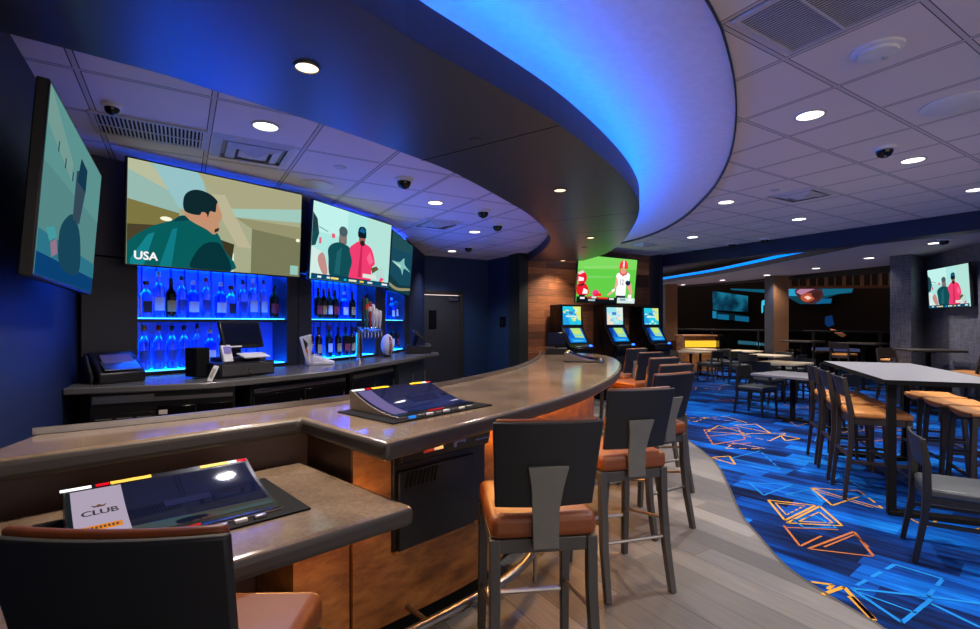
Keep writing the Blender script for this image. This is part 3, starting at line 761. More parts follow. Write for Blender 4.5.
def pic_talk(p):
    p.k = .95
    p.add(rect(0, 0, 1, 1), (170, 228, 222)); p.add(rect(0, .62, .45, 1), (190, 238, 232)); p.add(rect(.7, .2, 1, 1), (178, 224, 214))
    p.add([(0, .42), (.05, .44), (.09, .6), (.06, .78), (0, .86)], (22, 74, 82)); p.add([(0, .82), (.05, .80), (.06, .66), (0, .6)], (30, 60, 70))
    p.add([(0, .05), (.26, .05), (.22, .2), (.14, .36), (0, .42)], (208, 232, 226)); p.add([(.09, .30), (.14, .36), (.18, .30), (.22, .10), (.16, .08), (.1, .2)], (190, 140, 134))
    p.add(rect(.25, .58, .29, .64), (232, 90, 120)); p.add(rect(.09, .47, .12, .55), (230, 96, 124)); p.add([(.08, .68), (.2, .64), (.2, .65), (.08, .69)], (60, 110, 110))
    p.add([(.26, .05), (.22, .3), (.21, .42), (.26, .50), (.36, .54), (.48, .5), (.53, .40), (.52, .2), (.5, .05)], (16, 76, 84)); p.add([(.34, .54), (.34, .62), (.44, .62), (.44, .53)], (120, 100, 96))
    p.add(ell(.39, .64, .05, .10), (130, 116, 114)); p.add(ell(.39, .70, .055, .07), (72, 92, 98)); p.add([(.30, .1), (.32, .40), (.38, .48), (.37, .1)], (30, 96, 104))
    p.add([(.5, .05), (.52, .3), (.48, .48), (.53, .56), (.60, .62), (.68, .60), (.76, .54), (.81, .34), (.77, .26), (.75, .05)], (236, 60, 110)); p.add([(.6, .1), (.62, .56), (.64, .56), (.645, .1)], (196, 38, 84))
    p.add([(.74, .5), (.79, .36), (.74, .3), (.70, .4)], (250, 100, 140)); p.add(ell(.63, .66, .042, .085), (150, 96, 80)); p.add([(.58, .68), (.58, .80), (.62, .84), (.67, .82), (.68, .70), (.66, .68)], (12, 28, 40)); p.add([(.585, .76), (.62, .83), (.67, .79), (.66, .75)], (20, 90, 140)); p.add(ell(.635, .60, .032, .04), (48, 30, 30))
    p.add([(.76, .26), (.83, .30), (.86, .26), (.78, .18)], (96, 84, 50)); p.add(rect(.66, .10, .84, .16), (216, 226, 216)); p.add([(.82, .2), (.9, .32), (.95, .1), (.84, .1)], (180, 214, 206))
    p.add([(.86, .05), (.89, .14), (.93, .12), (.91, .04)], (240, 60, 140)); p.add([(.88, .05), (.91, .10), (.94, .05)], (245, 190, 50))
    p.add(rect(0, 0, 1, .07), (8, 72, 104)); p.add(rect(0, .062, 1, .072), (10, 40, 60))
    for x, w, c in ((.08, .05, (230, 240, 240)), (.2, .04, (220, 230, 230)), (.25, .1, (240, 220, 120)), (.42, .03, (40, 180, 200)), (.48, .1, (230, 230, 200)), (.62, .05, (240, 200, 60)), (.72, .06, (220, 230, 230)), (.9, .07, (240, 244, 244))): p.add(rect(x, .022, x + w, .048), c)
def pic_dim(p):
    p.k = .5
    p.add(rect(0, 0, 1, 1), (112, 176, 176)); p.add(rect(0, .6, 1, 1), (120, 190, 186)); p.add([(0, 1), (.5, .78), (.5, .66), (0, .8)], (150, 200, 190)); p.add(rect(0, 0, 1, .12), (16, 84, 150)); p.add(rect(0, .12, 1, .24), (60, 150, 176))
    p.add([(.42, .1), (.36, .3), (.5, .44), (.6, .46), (.72, .36), (.74, .1)], (34, 90, 116)); p.add([(.56, .44), (.56, .76), (.7, .84), (.74, .7), (.68, .44)], (70, 96, 116)); p.add([(.58, .7), (.62, .88), (.74, .86), (.74, .7)], (28, 74, 102))
    for x, y in ((.2, .72), (.34, .68), (.48, .66)): p.add(rect(x, y, x + .02, y + .06), (44, 92, 110))
    p.add([(.2, .2), (.3, .24), (.34, .16), (.24, .12)], (190, 150, 176)); p.add([(.1, .26), (.24, .3), (.3, .25), (.18, .2)], (90, 200, 206))
def pic_ocean(p):
    p.k = .9
    p.add(glow_noise('underwater_scene', [(.3, (10, 36, 54)), (.55, (22, 74, 96)), (.75, (40, 104, 120))], 2.2), (0, 0, 0)) if False else p.add(rect(0, 0, 1, 1), (24, 74, 94))
    p.add([(0, .72), (1, .84), (1, 1), (0, 1)], (34, 78, 88)); p.add([(0, 0), (1, 0), (1, .2), (.5, .14), (0, .26)], (20, 58, 66)); p.add([(0, .13), (.4, .08), (1, .14), (1, .10), (.4, .03), (0, .08)], (150, 146, 110))
    p.add([(.05, .50), (.4, .54), (.62, .66), (.66, .55), (.95, .46), (.64, .47), (.58, .34), (.46, .44)], (130, 196, 190)); p.add([(.05, .50), (.46, .44), (.5, .5)], (180, 220, 210))
def pic_game(p):
    p.k = 1.0
    p.add(rect(0, 0, 1, 1), (96, 200, 70)); p.add([(0, .7), (1, .78), (1, 1), (0, 1)], (122, 210, 92)); p.add([(0, .5), (.6, .56), (.6, .6), (0, .56)], (118, 206, 94)); p.add([(.1, .72), (.7, .8), (.7, .83), (.1, .76)], (140, 214, 112))
    p.add([(.02, .16), (0, .36), (.06, .40), (.14, .40), (.2, .3), (.2, .16)], (226, 30, 44)); p.add(ell(.08, .52, .085, .14), (226, 24, 50)); p.add([(.02, .54), (.11, .52), (.11, .46), (.02, .44)], (250, 236, 240)); p.add([(.0, .62), (.08, .68), (.12, .64), (.03, .58)], (250, 200, 214)); p.add([(.1, .18), (.12, .30), (.19, .26), (.19, .18)], (248, 236, 240)); p.add([(.03, .36), (.12, .41), (.12, .37), (.04, .33)], (30, 30, 40))
    p.add(ell(.33, .20, .06, .08), (236, 60, 130)); p.add(rect(.32, .14, .43, .20), (236, 30, 30))
    p.add([(.68, .16), (.68, .4), (.655, .60), (.70, .68), (.80, .70), (.89, .66), (.88, .5), (.84, .4), (.83, .16)], (246, 248, 252)); p.add([(.66, .58), (.70, .46), (.68, .36), (.60, .26), (.54, .2), (.53, .17), (.58, .18), (.66, .30)], (236, 170, 150)); p.add([(.59, .27), (.63, .32), (.66, .29), (.62, .24)], (250, 250, 250))
    p.add([(.84, .42), (.87, .50), (.92, .46), (.96, .22), (.92, .20)], (230, 160, 140)); p.add([(.82, .46), (.84, .52), (.91, .50), (.90, .42), (.85, .40)], (24, 34, 70)); p.add(rect(.68, .10, .84, .17), (16, 28, 62)); p.add([(.73, .66), (.77, .60), (.82, .66)], (230, 60, 60))
    p.add(ell(.77, .71, .05, .07), (230, 150, 130)); p.add([(.70, .76), (.71, .90), (.77, .97), (.83, .92), (.845, .78), (.80, .78), (.77, .82), (.74, .78)], (236, 56, 66)); p.add([(.755, .82), (.76, .96), (.78, .96), (.785, .82)], (250, 230, 232)); p.add([(.70, .72), (.73, .64), (.82, .64), (.84, .72), (.82, .73), (.8, .67), (.74, .67), (.72, .74)], (214, 90, 96))
    p.add(rect(.88, .10, .94, .2), (250, 240, 240))
    p.text('12', .755, .47, .15, (20, 24, 70), .8)
    p.add(rect(0, 0, 1, .12), (14, 22, 28)); p.add(rect(.70, .0, 1, .12), (206, 224, 220))
    for x, y, w, c in ((.06, .07, .08, (230, 230, 230)), (.04, .12, .1, (30, 30, 34)), (.18, .09, .08, (190, 60, 60)), (.26, .09, .08, (220, 220, 220)), (.36, .08, .18, (228, 40, 36)), (.56, .07, .08, (220, 220, 224)), (.2, .03, .12, (170, 180, 180)), (.74, .06, .1, (120, 160, 170)), (.88, .06, .08, (240, 246, 246))): p.add(rect(x, y, x + w, y + .04), c)
def between(u0, u1, t, ratio):
    """left point at depth t on column u0; wall angle given"""
    return None
def place_tv(label, pl, ang, w, ztop, tilt, fill, h=None):
    q = Vector(pl) + Vector((math.cos(ang), math.sin(ang))) * w; ratio = pl[1] / q.y if fill is not pic_dim else .61
    h = h or w * .5625
    c = Vector(pl) + Vector((math.cos(ang), math.sin(ang))) * w / 2
    nrm = Vector((math.sin(ang), -math.cos(ang)))
    cz = ztop - h / 2 * math.cos(tilt); c = c - nrm * math.sin(tilt) * h / 2
    tv(label, (c.x, c.y, cz), ang, tilt, w, h, fill, None, ratio)
r = (128 - CU) / FOC; place_tv('wide lit television showing the back of a man in a dark jacket', (r * 3.62, 3.62), R(51), 1.37, 2.725, R(3.5), pic_man)
r = (314 - CU) / FOC; place_tv('lit television over the beer taps showing two men, one in a pink jacket', (r * 4.9, 4.9), R(68), 1.37, 2.73, R(4), pic_talk)
r = (393 - CU) / FOC; place_tv('television showing a dark underwater picture at the end of the bar wall', (r * 6.42, 6.42), R(88), 1.37, 2.715, R(4), pic_ocean)
place_tv('television hung on the left wall seen at a steep angle', RM(-.405, 2.43), YAW + PI / 2, 1.39, 2.41, R(4), pic_dim, .71)
pl = on_d2(579, 7.02); place_tv('television on the plank wall showing a football player numbered 12', pl, YAW, 1.58, 2.80, R(6), pic_game)
# right wall television
pr = Vector((8.13, 9.25)); dr = Vector((-.31, -.95)).normalized()
pl = Vector((929 - CU, FOC)) / FOC * 9.1
place_tv('television on the slate right-hand wall showing two men, one in a pink jacket', (pl.x - .03, pl.y), math.atan2(dr.y, dr.x), 1.23, 2.475, R(3), pic_talk)
# ------------------------------------------------------------------ back bar
seg = []
for i in range(3):
    a, b = BW[i], BW[i + 1]; d = (b - a); seg.append((a, d.normalized(), d.length, math.atan2(d.y, d.x)))
def on_seg(u, i, back=.12):
    """distance along bar-wall run i where pixel column u meets a line set back behind its face"""
    a, d, L, an = seg[i]; n = Vector((-d.y, d.x)); o = a + n * back; r = (u - CU) / FOC
    return (r * o.y - o.x) / (d.x - r * d.y)
BLUE = (0, 70, 255)
niche = [(.36, 1.62), (.19, 1.33), (.3, 1.25)]
wordn = ['wide first back-bar shelf niche behind the cash register, glowing blue', 'middle back-bar shelf niche behind the beer taps, glowing blue', 'narrow last back-bar shelf niche under the underwater television']
shelfz = 1.555
for i in range(3):
    a, d, L, an = seg[i]; x0, x1 = niche[i]
    t = thing('shelf_niche', wordn[i], 'shelf unit', V3(a, 0), an)
    for p0, p1 in ((0.005, x0), (x1, L - .005)):
        mb = MB(); mb.box(((p0 + p1) / 2, .15, 1.06), (p1 - p0, .29, 1.92)); mb.build('pilaster', M['wall_bar'], t, bevel=.004)
    cx, w = (x0 + x1) / 2, x1 - x0
    mb = MB(); mb.box((cx, .288, 1.56), (w, .012, .92)); mb.build('back_panel', M['mirror'], t)
    mb = MB(); mb.box((cx, .15, shelfz - .016), (w, .27, .026)); mb.build('shelf', M['black'], t, bevel=.003)
    mb = MB(); mb.box((cx, .15, .99), (w, .285, .27)); mb.build('plinth', M['black'], t, bevel=.003)
    for z in (shelfz, 1.128):
        mb = MB(); mb.box((cx, .15, z + .002), (w - .02, .22, .006)); mb.build('light_panel', emit((0, 92, 255), 17.0), t)
        mb = MB(); mb.box((cx, .036, z + .002), (w - .02, .008, .007)); mb.build('light_edge', emit((70, 180, 255), 3.0), t)
    mb = MB(); mb.box((cx, .15, 2.022), (w - .02, .02, .01)); mb.build('light_bar', emit((0, 84, 255), 70.0), t)
    # thin uprights behind the bottles
    for k in range(1, int(w / .11)):
        mb = MB(); mb.box((x0 + k * .11, .275, 1.34), (.008, .012, .40)); mb.box((x0 + k * .11, .275, 1.79), (.008, .012, .45)); mb.build('divider', M['blueglass'], t)
bt = {}
def bottle(kind, h, r, glassm, capm, labm, shoulder=.62, square=False):
    t = thing('bottle', 'x', 'bottle')
    z1 = h * shoulder
    prof = [(r * .96, 0), (r, .006), (r, z1 * .97), (r * .86, z1 + h * .05), (r * .42, z1 + h * .12), (r * .33, z1 + h * .16), (r * .33, h * .92)]
    sg = 4 if square else 14
    m = Matrix.Rotation(PI / 4, 4, 'Z') if square else None
    mb = MB(); mb.lathe(prof, seg=sg, m=m); mb.build('glass_body', glassm, t, smooth=not square, bevel=.004 if square else 0)
    mb = MB(); mb.lathe([(r * .36, h * .90), (r * .38, h), (r * .3, h + .004)], seg=12); mb.build('cap', capm, t, smooth=True)
    rr = r * (1.015 if not square else .78)
    mb = MB()
    rows = [[(rr * math.sin(q), -rr * math.cos(q), z) for z in (h * .16, h * .44)] for q in [(-1.0 + k * .25) for k in range(9)]] if not square else [[(-r * .55, -r * .72, h * .14), (-r * .55, -r * .72, h * .46)], [(r * .55, -r * .72, h * .14), (r * .55, -r * .72, h * .46)]]
    mb.loft(rows); mb.build('label', labm, t)
    return t
Lw = mat('bottle_label_white', (210, 210, 205), .6); Lb = mat('bottle_label_blue', (40, 70, 150), .6); Lr = mat('bottle_label_red', (150, 40, 40), .6); Lk = mat('bottle_label_black', (24, 22, 22), .6); Lg = mat('bottle_label_gold', (180, 140, 70), .6)
Cr, Ck, Cg, Cw = mat('cap_red', (150, 24, 24), .4), M['black'], mat('cap_gold', (190, 140, 60), .35, .6), M['white']
kinds = {'vodka_gold': (.30, .040, M['clear'], Cg, Lb), 'vodka_red': (.30, .040, M['clear'], Cr, Lb), 'vodka_black': (.30, .040, M['clear'], Ck, Lb), 'tall': (.32, .042, M['clear'], Cw, Lw), 'rum': (.28, .042, M['amber'], Ck, Lr), 'gin': (.27, .046, M['blueglass'], Cw, Lw),
         'square': (.25, .052, M['clear'], Ck, Lk), 'dark': (.28, .038, mat('black_bottle', (14, 12, 12), .12, bstr=0.0), Ck, Lg), 'wine': (.29, .037, M['green'], Cr, Lw), 'slim': (.31, .034, M['clear'], Ck, Lw)}
def put_bottle(kind, i, u, z, back, label, group, px=None):
    hh, rr = kinds[kind][0] * 1.2, kinds[kind][1] * 1.04
    a, d, L, an = seg[i]; x = on_seg(u, i, back); p = a + d * x + Vector((-d.y, d.x)) * back
    if kind not in bt:
        b = bottle(kind, hh, rr, *kinds[kind][2:], square=(kind == 'square')); b.name = 'bottle'; b.location = V3(p, z); b.rotation_euler.z = an; b['label'] = label; b['group'] = group; bt[kind] = b
    else: dup(bt[kind], V3(p, z), an, label, group)
ordw = ['first', 'second', 'third', 'fourth', 'fifth', 'sixth', 'seventh', 'eighth', 'ninth', 'tenth', 'eleventh', 'twelfth']
desc = {'vodka_gold': 'clear bottle with gold cap', 'vodka_red': 'clear bottle with red cap', 'vodka_black': 'clear bottle with black cap', 'tall': 'tall clear bottle with white cap', 'rum': 'amber bottle with red label', 'gin': 'round blue glass bottle', 'square': 'squat square clear bottle', 'dark': 'black bottle with gold label', 'wine': 'green bottle with red cap', 'slim': 'slim clear bottle'}
row = [('square', 146), ('tall', 158.6), ('dark', 171), ('vodka_black', 181.5), ('gin', 193), ('vodka_red', 206), ('gin', 220.6), ('square', 231), ('vodka_black', 242.6), ('tall', 253), ('slim', 263.6), ('rum', 274)]
for k, (kd, u) in enumerate(row): put_bottle(kd, 0, u, shelfz + .006, .13, '%s, %s from left, upper shelf below jacket television' % (desc[kd], ordw[k]), 'bottles on the upper shelf of the wide niche')
for k, (kd, u) in enumerate([('vodka_gold', 144), ('vodka_red', 158.6), ('vodka_black', 172), ('vodka_black', 184), ('slim', 197), ('gin', 210), ('tall', 222)]): put_bottle(kd, 0, u, 1.134, .13, '%s, %s from left, lower shelf behind the register' % (desc[kd], ordw[k]), 'bottles on the lower shelf of the wide niche')
for k, (kd, u) in enumerate([('rum', 318), ('dark', 323.5), ('wine', 329), ('rum', 335), ('gin', 344), ('dark', 352), ('rum', 366), ('wine', 373)]): put_bottle(kd, 1, u, shelfz + .006, .13, '%s, %s from left, upper shelf behind beer taps' % (desc[kd], ordw[k]), 'bottles on the upper shelf behind the taps')
for k, (kd, u) in enumerate([('dark', 318.5), ('wine', 329), ('dark', 338), ('rum', 345.6), ('dark', 352), ('rum', 370)]): put_bottle(kd, 1, u, 1.134, .13, '%s, %s from left, lower shelf behind beer taps' % (desc[kd], ordw[k]), 'bottles on the lower shelf behind the taps')
for k, (kd, u) in enumerate([('gin', 391.5), ('slim', 396), ('dark', 400)]): put_bottle(kd, 2, u, shelfz + .006, .13, '%s, %s on the upper shelf of the narrow last niche' % (desc[kd], ordw[k]), 'bottles on the upper shelf of the narrow niche')
for k, (kd, u) in enumerate([('wine', 392), ('rum', 397), ('dark', 401)]): put_bottle(kd, 2, u, 1.134, .13, '%s, %s on the lower shelf of the narrow last niche' % (desc[kd], ordw[k]), 'bottles on the lower shelf of the narrow niche')
# counter along the bar wall
cf = [W(62.7, 388.6, 1.1), W(200, 383, 1.1), W(262, 377.8, 1.1), W(340, 369.8, 1.1), W(365.5, 365, 1.1), W(404.7, 359, 1.1), W(430, 353.5, 1.1)]
cfs = smooth_path(cf, 4)
CT = 1.10
poly = list(cfs) + [Vector((-.72, 7.0)), Vector((-.78, 7.2)), Vector((-1.0, 7.32)), W3 + Vector((-.005, -.40)), W2 + Vector((.006, 0)), W1 + Vector((.006, -.006)), W0 + Vector((.008, -.008))]
mb = MB(); mb.prism(poly, 1.055, CT); o = mb.build('back_counter', M['counter'], bevel=.008)
tag(o, 'dark grey polished counter along the bottle shelves behind the bar', 'counter')
ci = resample(offset(cfs, .07), 40)
def cab(label, i0, i1, kind, z1=1.05):
    pth = ci[i0:i1 + 1]; back = offset(pth, .36)
    m = pth[0].lerp(pth[-1], .5); d = (pth[-1] - pth[0]); L = d.length; an = math.atan2(d.y, d.x)
    t = thing('undercounter_' + kind, label, kind, V3(m, 0), an)
    inv = Matrix.Rotation(-an, 2)
    loc = lambda p: inv @ (p - m)
    sh = .006
    pl = [loc(p) for p in pth]; bl = [loc(p) for p in back]
    pl[0].x += sh; pl[-1].x -= sh; bl[0].x = pl[0].x; bl[-1].x = pl[-1].x
    mb = MB(); mb.prism([pl[0], pl[-1], bl[-1], bl[0]], .09, z1); mb.build('body', M['black'] if kind != 'cabinet' else M['cab_blue'], t, bevel=.004)
    w = L - 2 * sh
    def handle(par, x, z, v=True):
        mb = MB(); mb.tube([(x, -.05, z - .07), (x, -.05, z + .07)] if v else [(x - .07, -.05, z), (x + .07, -.05, z)], .007, 8); mb.build('handle', M['steel'], par, smooth=True)
    if kind == 'refrigerator':
        mb = MB(); mb.box((0, -.016, .995), (w - .03, .024, .03)); mb.build('top_rail', M['steel'], t, bevel=.003)
        gw = .34
        mb = MB(); mb.box((-w / 2 + gw / 2 + .02, -.008, .60), (gw, .014, .62)); gr = mb.build('vent_panel', M['black'], t, bevel=.003)
        for c in range(3):
            for k in range(7):
                mb = MB(); mb.box((-w / 2 + .02 + gw * (c + .5) / 3, -.018, .72 + k * .026), (gw / 3 - .025, .008, .008)); mb.build('slat', M['bracket'], gr)
        mb = MB(); mb.box((-w / 2 + gw / 2 + .02, -.03, 1.015), (gw, .018, .035)); mb.build('brand_strip', M['steel'], t, bevel=.002)
        rem = w - gw - .04; 
        for k in range(2):
            x = -w / 2 + gw + .03 + rem * (k + .5) / 2
            mb = MB(); mb.box((x, -.012, .53), (rem / 2 - .01, .02, .82)); dr = mb.build('door', M['blackgloss'], t, bevel=.004); handle(dr, x + rem / 4 - .05, .80)
        mb = MB(); mb.box((-w / 2 + gw + .07, -.026, .90), (.05, .004, .03)); mb.build('thermometer', M['white'], t)
    else:
        k2 = max(1, round(w / .5))
        for k in range(k2):
            x = -w / 2 + w * (k + .5) / k2
            mb = MB(); mb.box((x, -.012, .53), (w / k2 - .012, .02, .86)); dr = mb.build('door', M['cab_blue'] if kind == 'cabinet' else M['blackgloss'], t, bevel=.004); handle(dr, x + w / k2 / 2 - .06, .82)
        if kind == 'cooler':
            mb = MB(); mb.box((0, -.016, .995), (w - .03, .024, .03)); mb.build('top_rail', M['steel'], t, bevel=.003)
    return t
cab('black refrigerator with louvred vent panel at the left end of the back counter', 1, 9, 'refrigerator')
cab('black two-door cooler under the cash register', 10, 19, 'cooler')
cab('plain dark cooler below the sneakers and beer taps', 20, 28, 'cooler')
cab('navy cabinet with steel handles at the right end of the back counter', 29, 38, 'cabinet')
def onc(u, v): p = W(u, v, CT); return (p.x, p.y, CT + .001)
# receipt printer, register
t = thing('receipt_printer', 'black receipt printer at the left end of the back counter', 'printer', onc(113, 381.5), R(56))
mb = MB(); mb.extr([(-.15, 0), (.13, 0), (.13, .20), (.06, .21), (-.11, .10), (-.15, .07)], lambda p: (-.13, p[0], p[1]), lambda p: (.15, p[0], p[1])); mb.build('body', M['black'], t, bevel=.012, seg=3)
mb = MB(); mb.box((.01, -.035, .162), (.19, .1, .012), rx=.57); mb.build('paper_cover', mat('printer_cover', (88, 80, 120), .3), t, bevel=.004)
mb = MB(); mb.extr([(-.155, .09), (-.06, .145), (-.06, .150), (-.158, .096)], lambda p: (-.1, p[0], p[1]), lambda p: (.12, p[0], p[1])); mb.build('tear_bar', M['steel'], t)
mb = MB(); mb.extr([(-.1, .0), (.1, 0), (.1, .17), (.02, .2), (-.1, .05)], lambda p: (-.165, p[0], p[1]), lambda p: (-.14, p[0], p[1])); mb.build('handset', M['black'], t, bevel=.012, seg=3)
p = W(248, 377, CT); ra = R(59)
t = thing('cash_register', 'cash register with tilted dark screen on the back counter', 'cash register', (p.x - .17, p.y + .12, CT + .001), ra)
mb = MB(); mb.box((0, 0, .06), (.46, .38, .11)); mb.build('cash_drawer', M['black'], t, bevel=.006)
mb = MB(); mb.box((0, -.194, .06), (.43, .012, .085)); dr = mb.build('drawer_front', M['gunmetal'], t, bevel=.003)
mb = MB(); mb.lathe([(.011, 0), (.011, .012)], m=Matrix.Translation((.0, -.2, .05)) @ Matrix.Rotation(PI / 2, 4, 'X'), seg=12); mb.build('lock', M['steel'], dr)
mb = MB(); mb.box((.03, .03, .13), (.28, .24, .03)); mb.box((.03, .1, .2), (.16, .05, .15)); mb.build('stand', M['black'], t, bevel=.006)
mb = MB(); mb.box((.06, .0, .325), (.345, .035, .23), rx=-.35); mb.build('monitor', M['black'], t, bevel=.008)
mb = MB(); mb.box((.06, -.021, .333), (.305, .004, .17), rx=-.35); mb.build('screen', M['screen_off'], t)
mb = MB(); mb.box((-.02, -.056, .232), (.10, .004, .012), rx=-.35); mb.build('label_strip', M['white'], t)
mb = MB(); mb.box((.09, -.12, .16), (.22, .12, .012), rx=.25); mb.build('keyboard_tray', M['white'], t, bevel=.004)
mb = MB(); mb.box((-.255, .06, .12), (.1, .16, .22)); mb.build('side_printer', M['blackmat'], t, bevel=.006)
mb = MB(); mb.box((.26, .06, .09), (.06, .12, .16)); mb.build('cable_box', M['gunmetal'], t, bevel=.01)
t = thing('card_reader', 'white and grey card reader leaning by the cash register', 'card reader', (p.x - .17 + math.cos(ra) * -.14 + math.sin(ra) * .13, p.y + .12 + math.sin(ra) * -.14 - math.cos(ra) * .13, CT + .118), ra)
mb = MB(); mb.box((0, 0, .065), (.075, .03, .135), rx=-.35); mb.build('body', M['white'], t, bevel=.006)
mb = MB(); mb.box((0, -.007, .095), (.055, .014, .05), rx=-.35); mb.build('display', emit((130, 120, 190), .8), t)
for i in range(3):
    for j in range(4):
        c = M['gunmetal'] if j else mat('reader_key_%d' % i, ((190, 40, 40), (220, 180, 40), (40, 170, 60))[i], .5)
        mb = MB(); mb.box(((i - 1) * .018, -.027 + (.012 + j * .011 - .01) * .36, .018 + j * .012), (.013, .008, .007), rx=-.35); mb.build('key', c, t)
t = thing('remote_control', 'white remote control leaning against the cash drawer', 'remote control', onc(213, 381.5), R(20))
mb = MB(); mb.box((0, 0, .055), (.035, .016, .125), rx=-.4, ry=.35); mb.build('body', M['offwhite'], t, bevel=.004)
mb = MB(); mb.box((.0, -.012, .06), (.018, .004, .07), rx=-.4, ry=.35); mb.build('keypad', M['bracket'], t)
def sneaker(label, loc, rz, pitch, flame):
    t = thing('sneaker', label, 'shoe', loc, rz, 'pair of sneakers on the back counter', rotx=pitch)
    n = 14; rows = []; sole = []
    for i in range(n + 1):
        s = i / n; y = -.14 + .28 * s
        w = .036 + .014 * math.sin(min(1, max(0, (s - .35) / .6)) * PI) + .006 * (1 - s)
        if s > .9: w *= math.sqrt(max(.05, 1 - ((s - .9) / .1) ** 2 * .8))
        if s < .06: w *= .75
        h = .115 - .02 * s if s < .35 else .108 - .075 * ((s - .35) / .65) ** .8
        rows.append([(w * math.cos(a) * (1 if math.sin(a) < .6 else .8), y, .022 + max(0, math.sin(a)) * (h - .022)) for a in [PI * k / 10 for k in range(11)]])
        sole.append((w + .006, y))
    mb = MB(); vs = mb.loft(rows); mb._f(vs[0]); mb._f(vs[-1][::-1]); mb.build('upper', M['white'], t, smooth=True)
    mb = MB(); mb.prism([(a, b) for a, b in sole] + [(-a, b) for a, b in sole[::-1]], 0, .024); mb.build('sole', M['white'], t, bevel=.005)
    mb = MB(); mb.lathe([(.034, 0), (.036, .012), (.028, .012)], c=(0, -.09, .108), seg=16); mb.build('collar', M['black'], t, smooth=True)
    for k in range(5):
        mb = MB(); y = -.035 + k * .022; z = .105 - k * .011; mb.tube([(-.026, y, z), (0, y, z + .008), (.026, y, z)], .0035, 6); mb.build('lace', M['white'], t)
    if flame:
        for c, y0, y1, zz in (((20, 18, 18), -.13, .0, .06), ((226, 96, 20), -.06, .06, .045), ((240, 190, 30), 0, .09, .035)):
            mb = MB()
            for sx in (-1, 1): mb.loft([[(sx * .0535, y0, .026), (sx * .05, (y0 + y1) / 2, zz)], [(sx * .0545, y1, .026), (sx * .051, (y0 + y1) / 2 + .02, zz * .9)]])
            mb.build('side_patch', mat('sneaker_%d' % c[0], c, .5), t)
    return t
sneaker('upright white sneaker with a black and orange side, standing on its toe', (onc(303, 366)[0], onc(303, 366)[1], CT + .145), R(-69), R(-76), True)
sneaker('flat white sneaker lying beside the upright one on the back counter', onc(320, 364.5), R(-60), 0, False)
# beer taps
p = W(359, 361, CT)
t = thing('beer_tap_tower', 'chrome beer tower with a row of coloured tap handles', 'beer tap', (p.x, p.y, CT + .001), R(66))
mb = MB(); mb.lathe([(.06, 0), (.06, .012), (.036, .03), (.036, .33), (.045, .34), (.045, .355)], seg=20); mb.build('column', M['chrome'], t, smooth=True)
mb = MB(); mb.tube([(-.05, 0, .345), (.31, 0, .345)], .034, 16); mb.build('arm', M['chrome'], t, smooth=True)
hc = [(20, 22, 24), (30, 96, 60), (150, 34, 30), (190, 182, 168), (206, 196, 186), (190, 184, 180)]
for i, c in enumerate(hc):
    x = -.025 + i * .06
    mb = MB(); mb.tube([(x, -.03, .345), (x, -.09, .345), (x, -.10, .30), (x, -.10, .25)], [.013, .012, .011, .008], 10); fa = mb.build('faucet', M['chrome'], t, smooth=True)
    h = (.34, .33, .30, .27, .22, .2)[i]
    mb = MB(); mb.lathe([(.008, 0), (.014, .03), (.021, h * .5), (.024, h * .8), (.017, h * .97), (.004, h)], c=(x, -.075, .36), seg=12); hd = mb.build('tap_handle', mat('tap_handle_%d' % i, c, .35), t, smooth=True)
    if i in (1, 2):
        mb = MB(); mb.lathe([(.0235, h * .62), (.0255, h * .8)], c=(x, -.075, .36), seg=12); mb.build('badge', mat('tap_badge_%d' % i, ((200, 60, 40), (220, 210, 200))[i - 1], .4), hd)
t = thing('drip_sign', 'small dark plaque on a post left of the beer taps', 'plaque', onc(350, 362.5), R(66))
mb = MB(); mb.box((0, 0, .24), (.12, .012, .08)); mb.build('plate', M['blackmat'], t, bevel=.002)
mb = MB(); mb.tube([(0, 0, 0), (0, 0, .21)], .006, 8); mb.build('post', M['steel'], t)
# football on its end in a ring
p = W(387.5, 357, CT)
t = thing('football', 'white football standing on its tip right of the beer taps', 'ball', (p.x, p.y, CT + .012), 0)
pr = [(math.sin(PI * k / 14) ** 1.12 * .082 * (1 if 0 < k < 14 else 0), .135 - .135 * math.cos(PI * k / 14)) for k in range(15)]
mb = MB(); mb.lathe(pr, seg=24); mb.build('body', mat('white_football_leather', (206, 200, 196), .5), t, smooth=True)
mb = MB(); rows = []
for k in range(3, 12):
    rr_ = math.sin(PI * k / 14) ** 1.12 * .0832; z = .135 - .135 * math.cos(PI * k / 14)
    rows.append([(rr_ * math.cos(a), rr_ * math.sin(a), z) for a in [R(-62) + R(7) * q for q in range(5)]])
mb.loft(rows); mb.build('panel_stripe', mat('brown_stripe', (124, 52, 46), .6), t, smooth=True)
mb = MB()
for q in range(5):
    z = .09 + q * .0225; rr_ = math.sin(math.acos(1 - z / .135)) ** 1.12 * .085
    mb.tube([(rr_ * math.cos(R(a)), rr_ * math.sin(R(a)), z) for a in (-60, -48, -36)], .003, 6)
mb.build('lacing', M['white'], t)
mb = MB(); mb.lathe([(.05, 0), (.05, .012), (.03, .025), (.028, .02), (.04, 0)], c=(0, 0, -.011), seg=20); mb.build('ring_stand', M['black'], t, smooth=True)
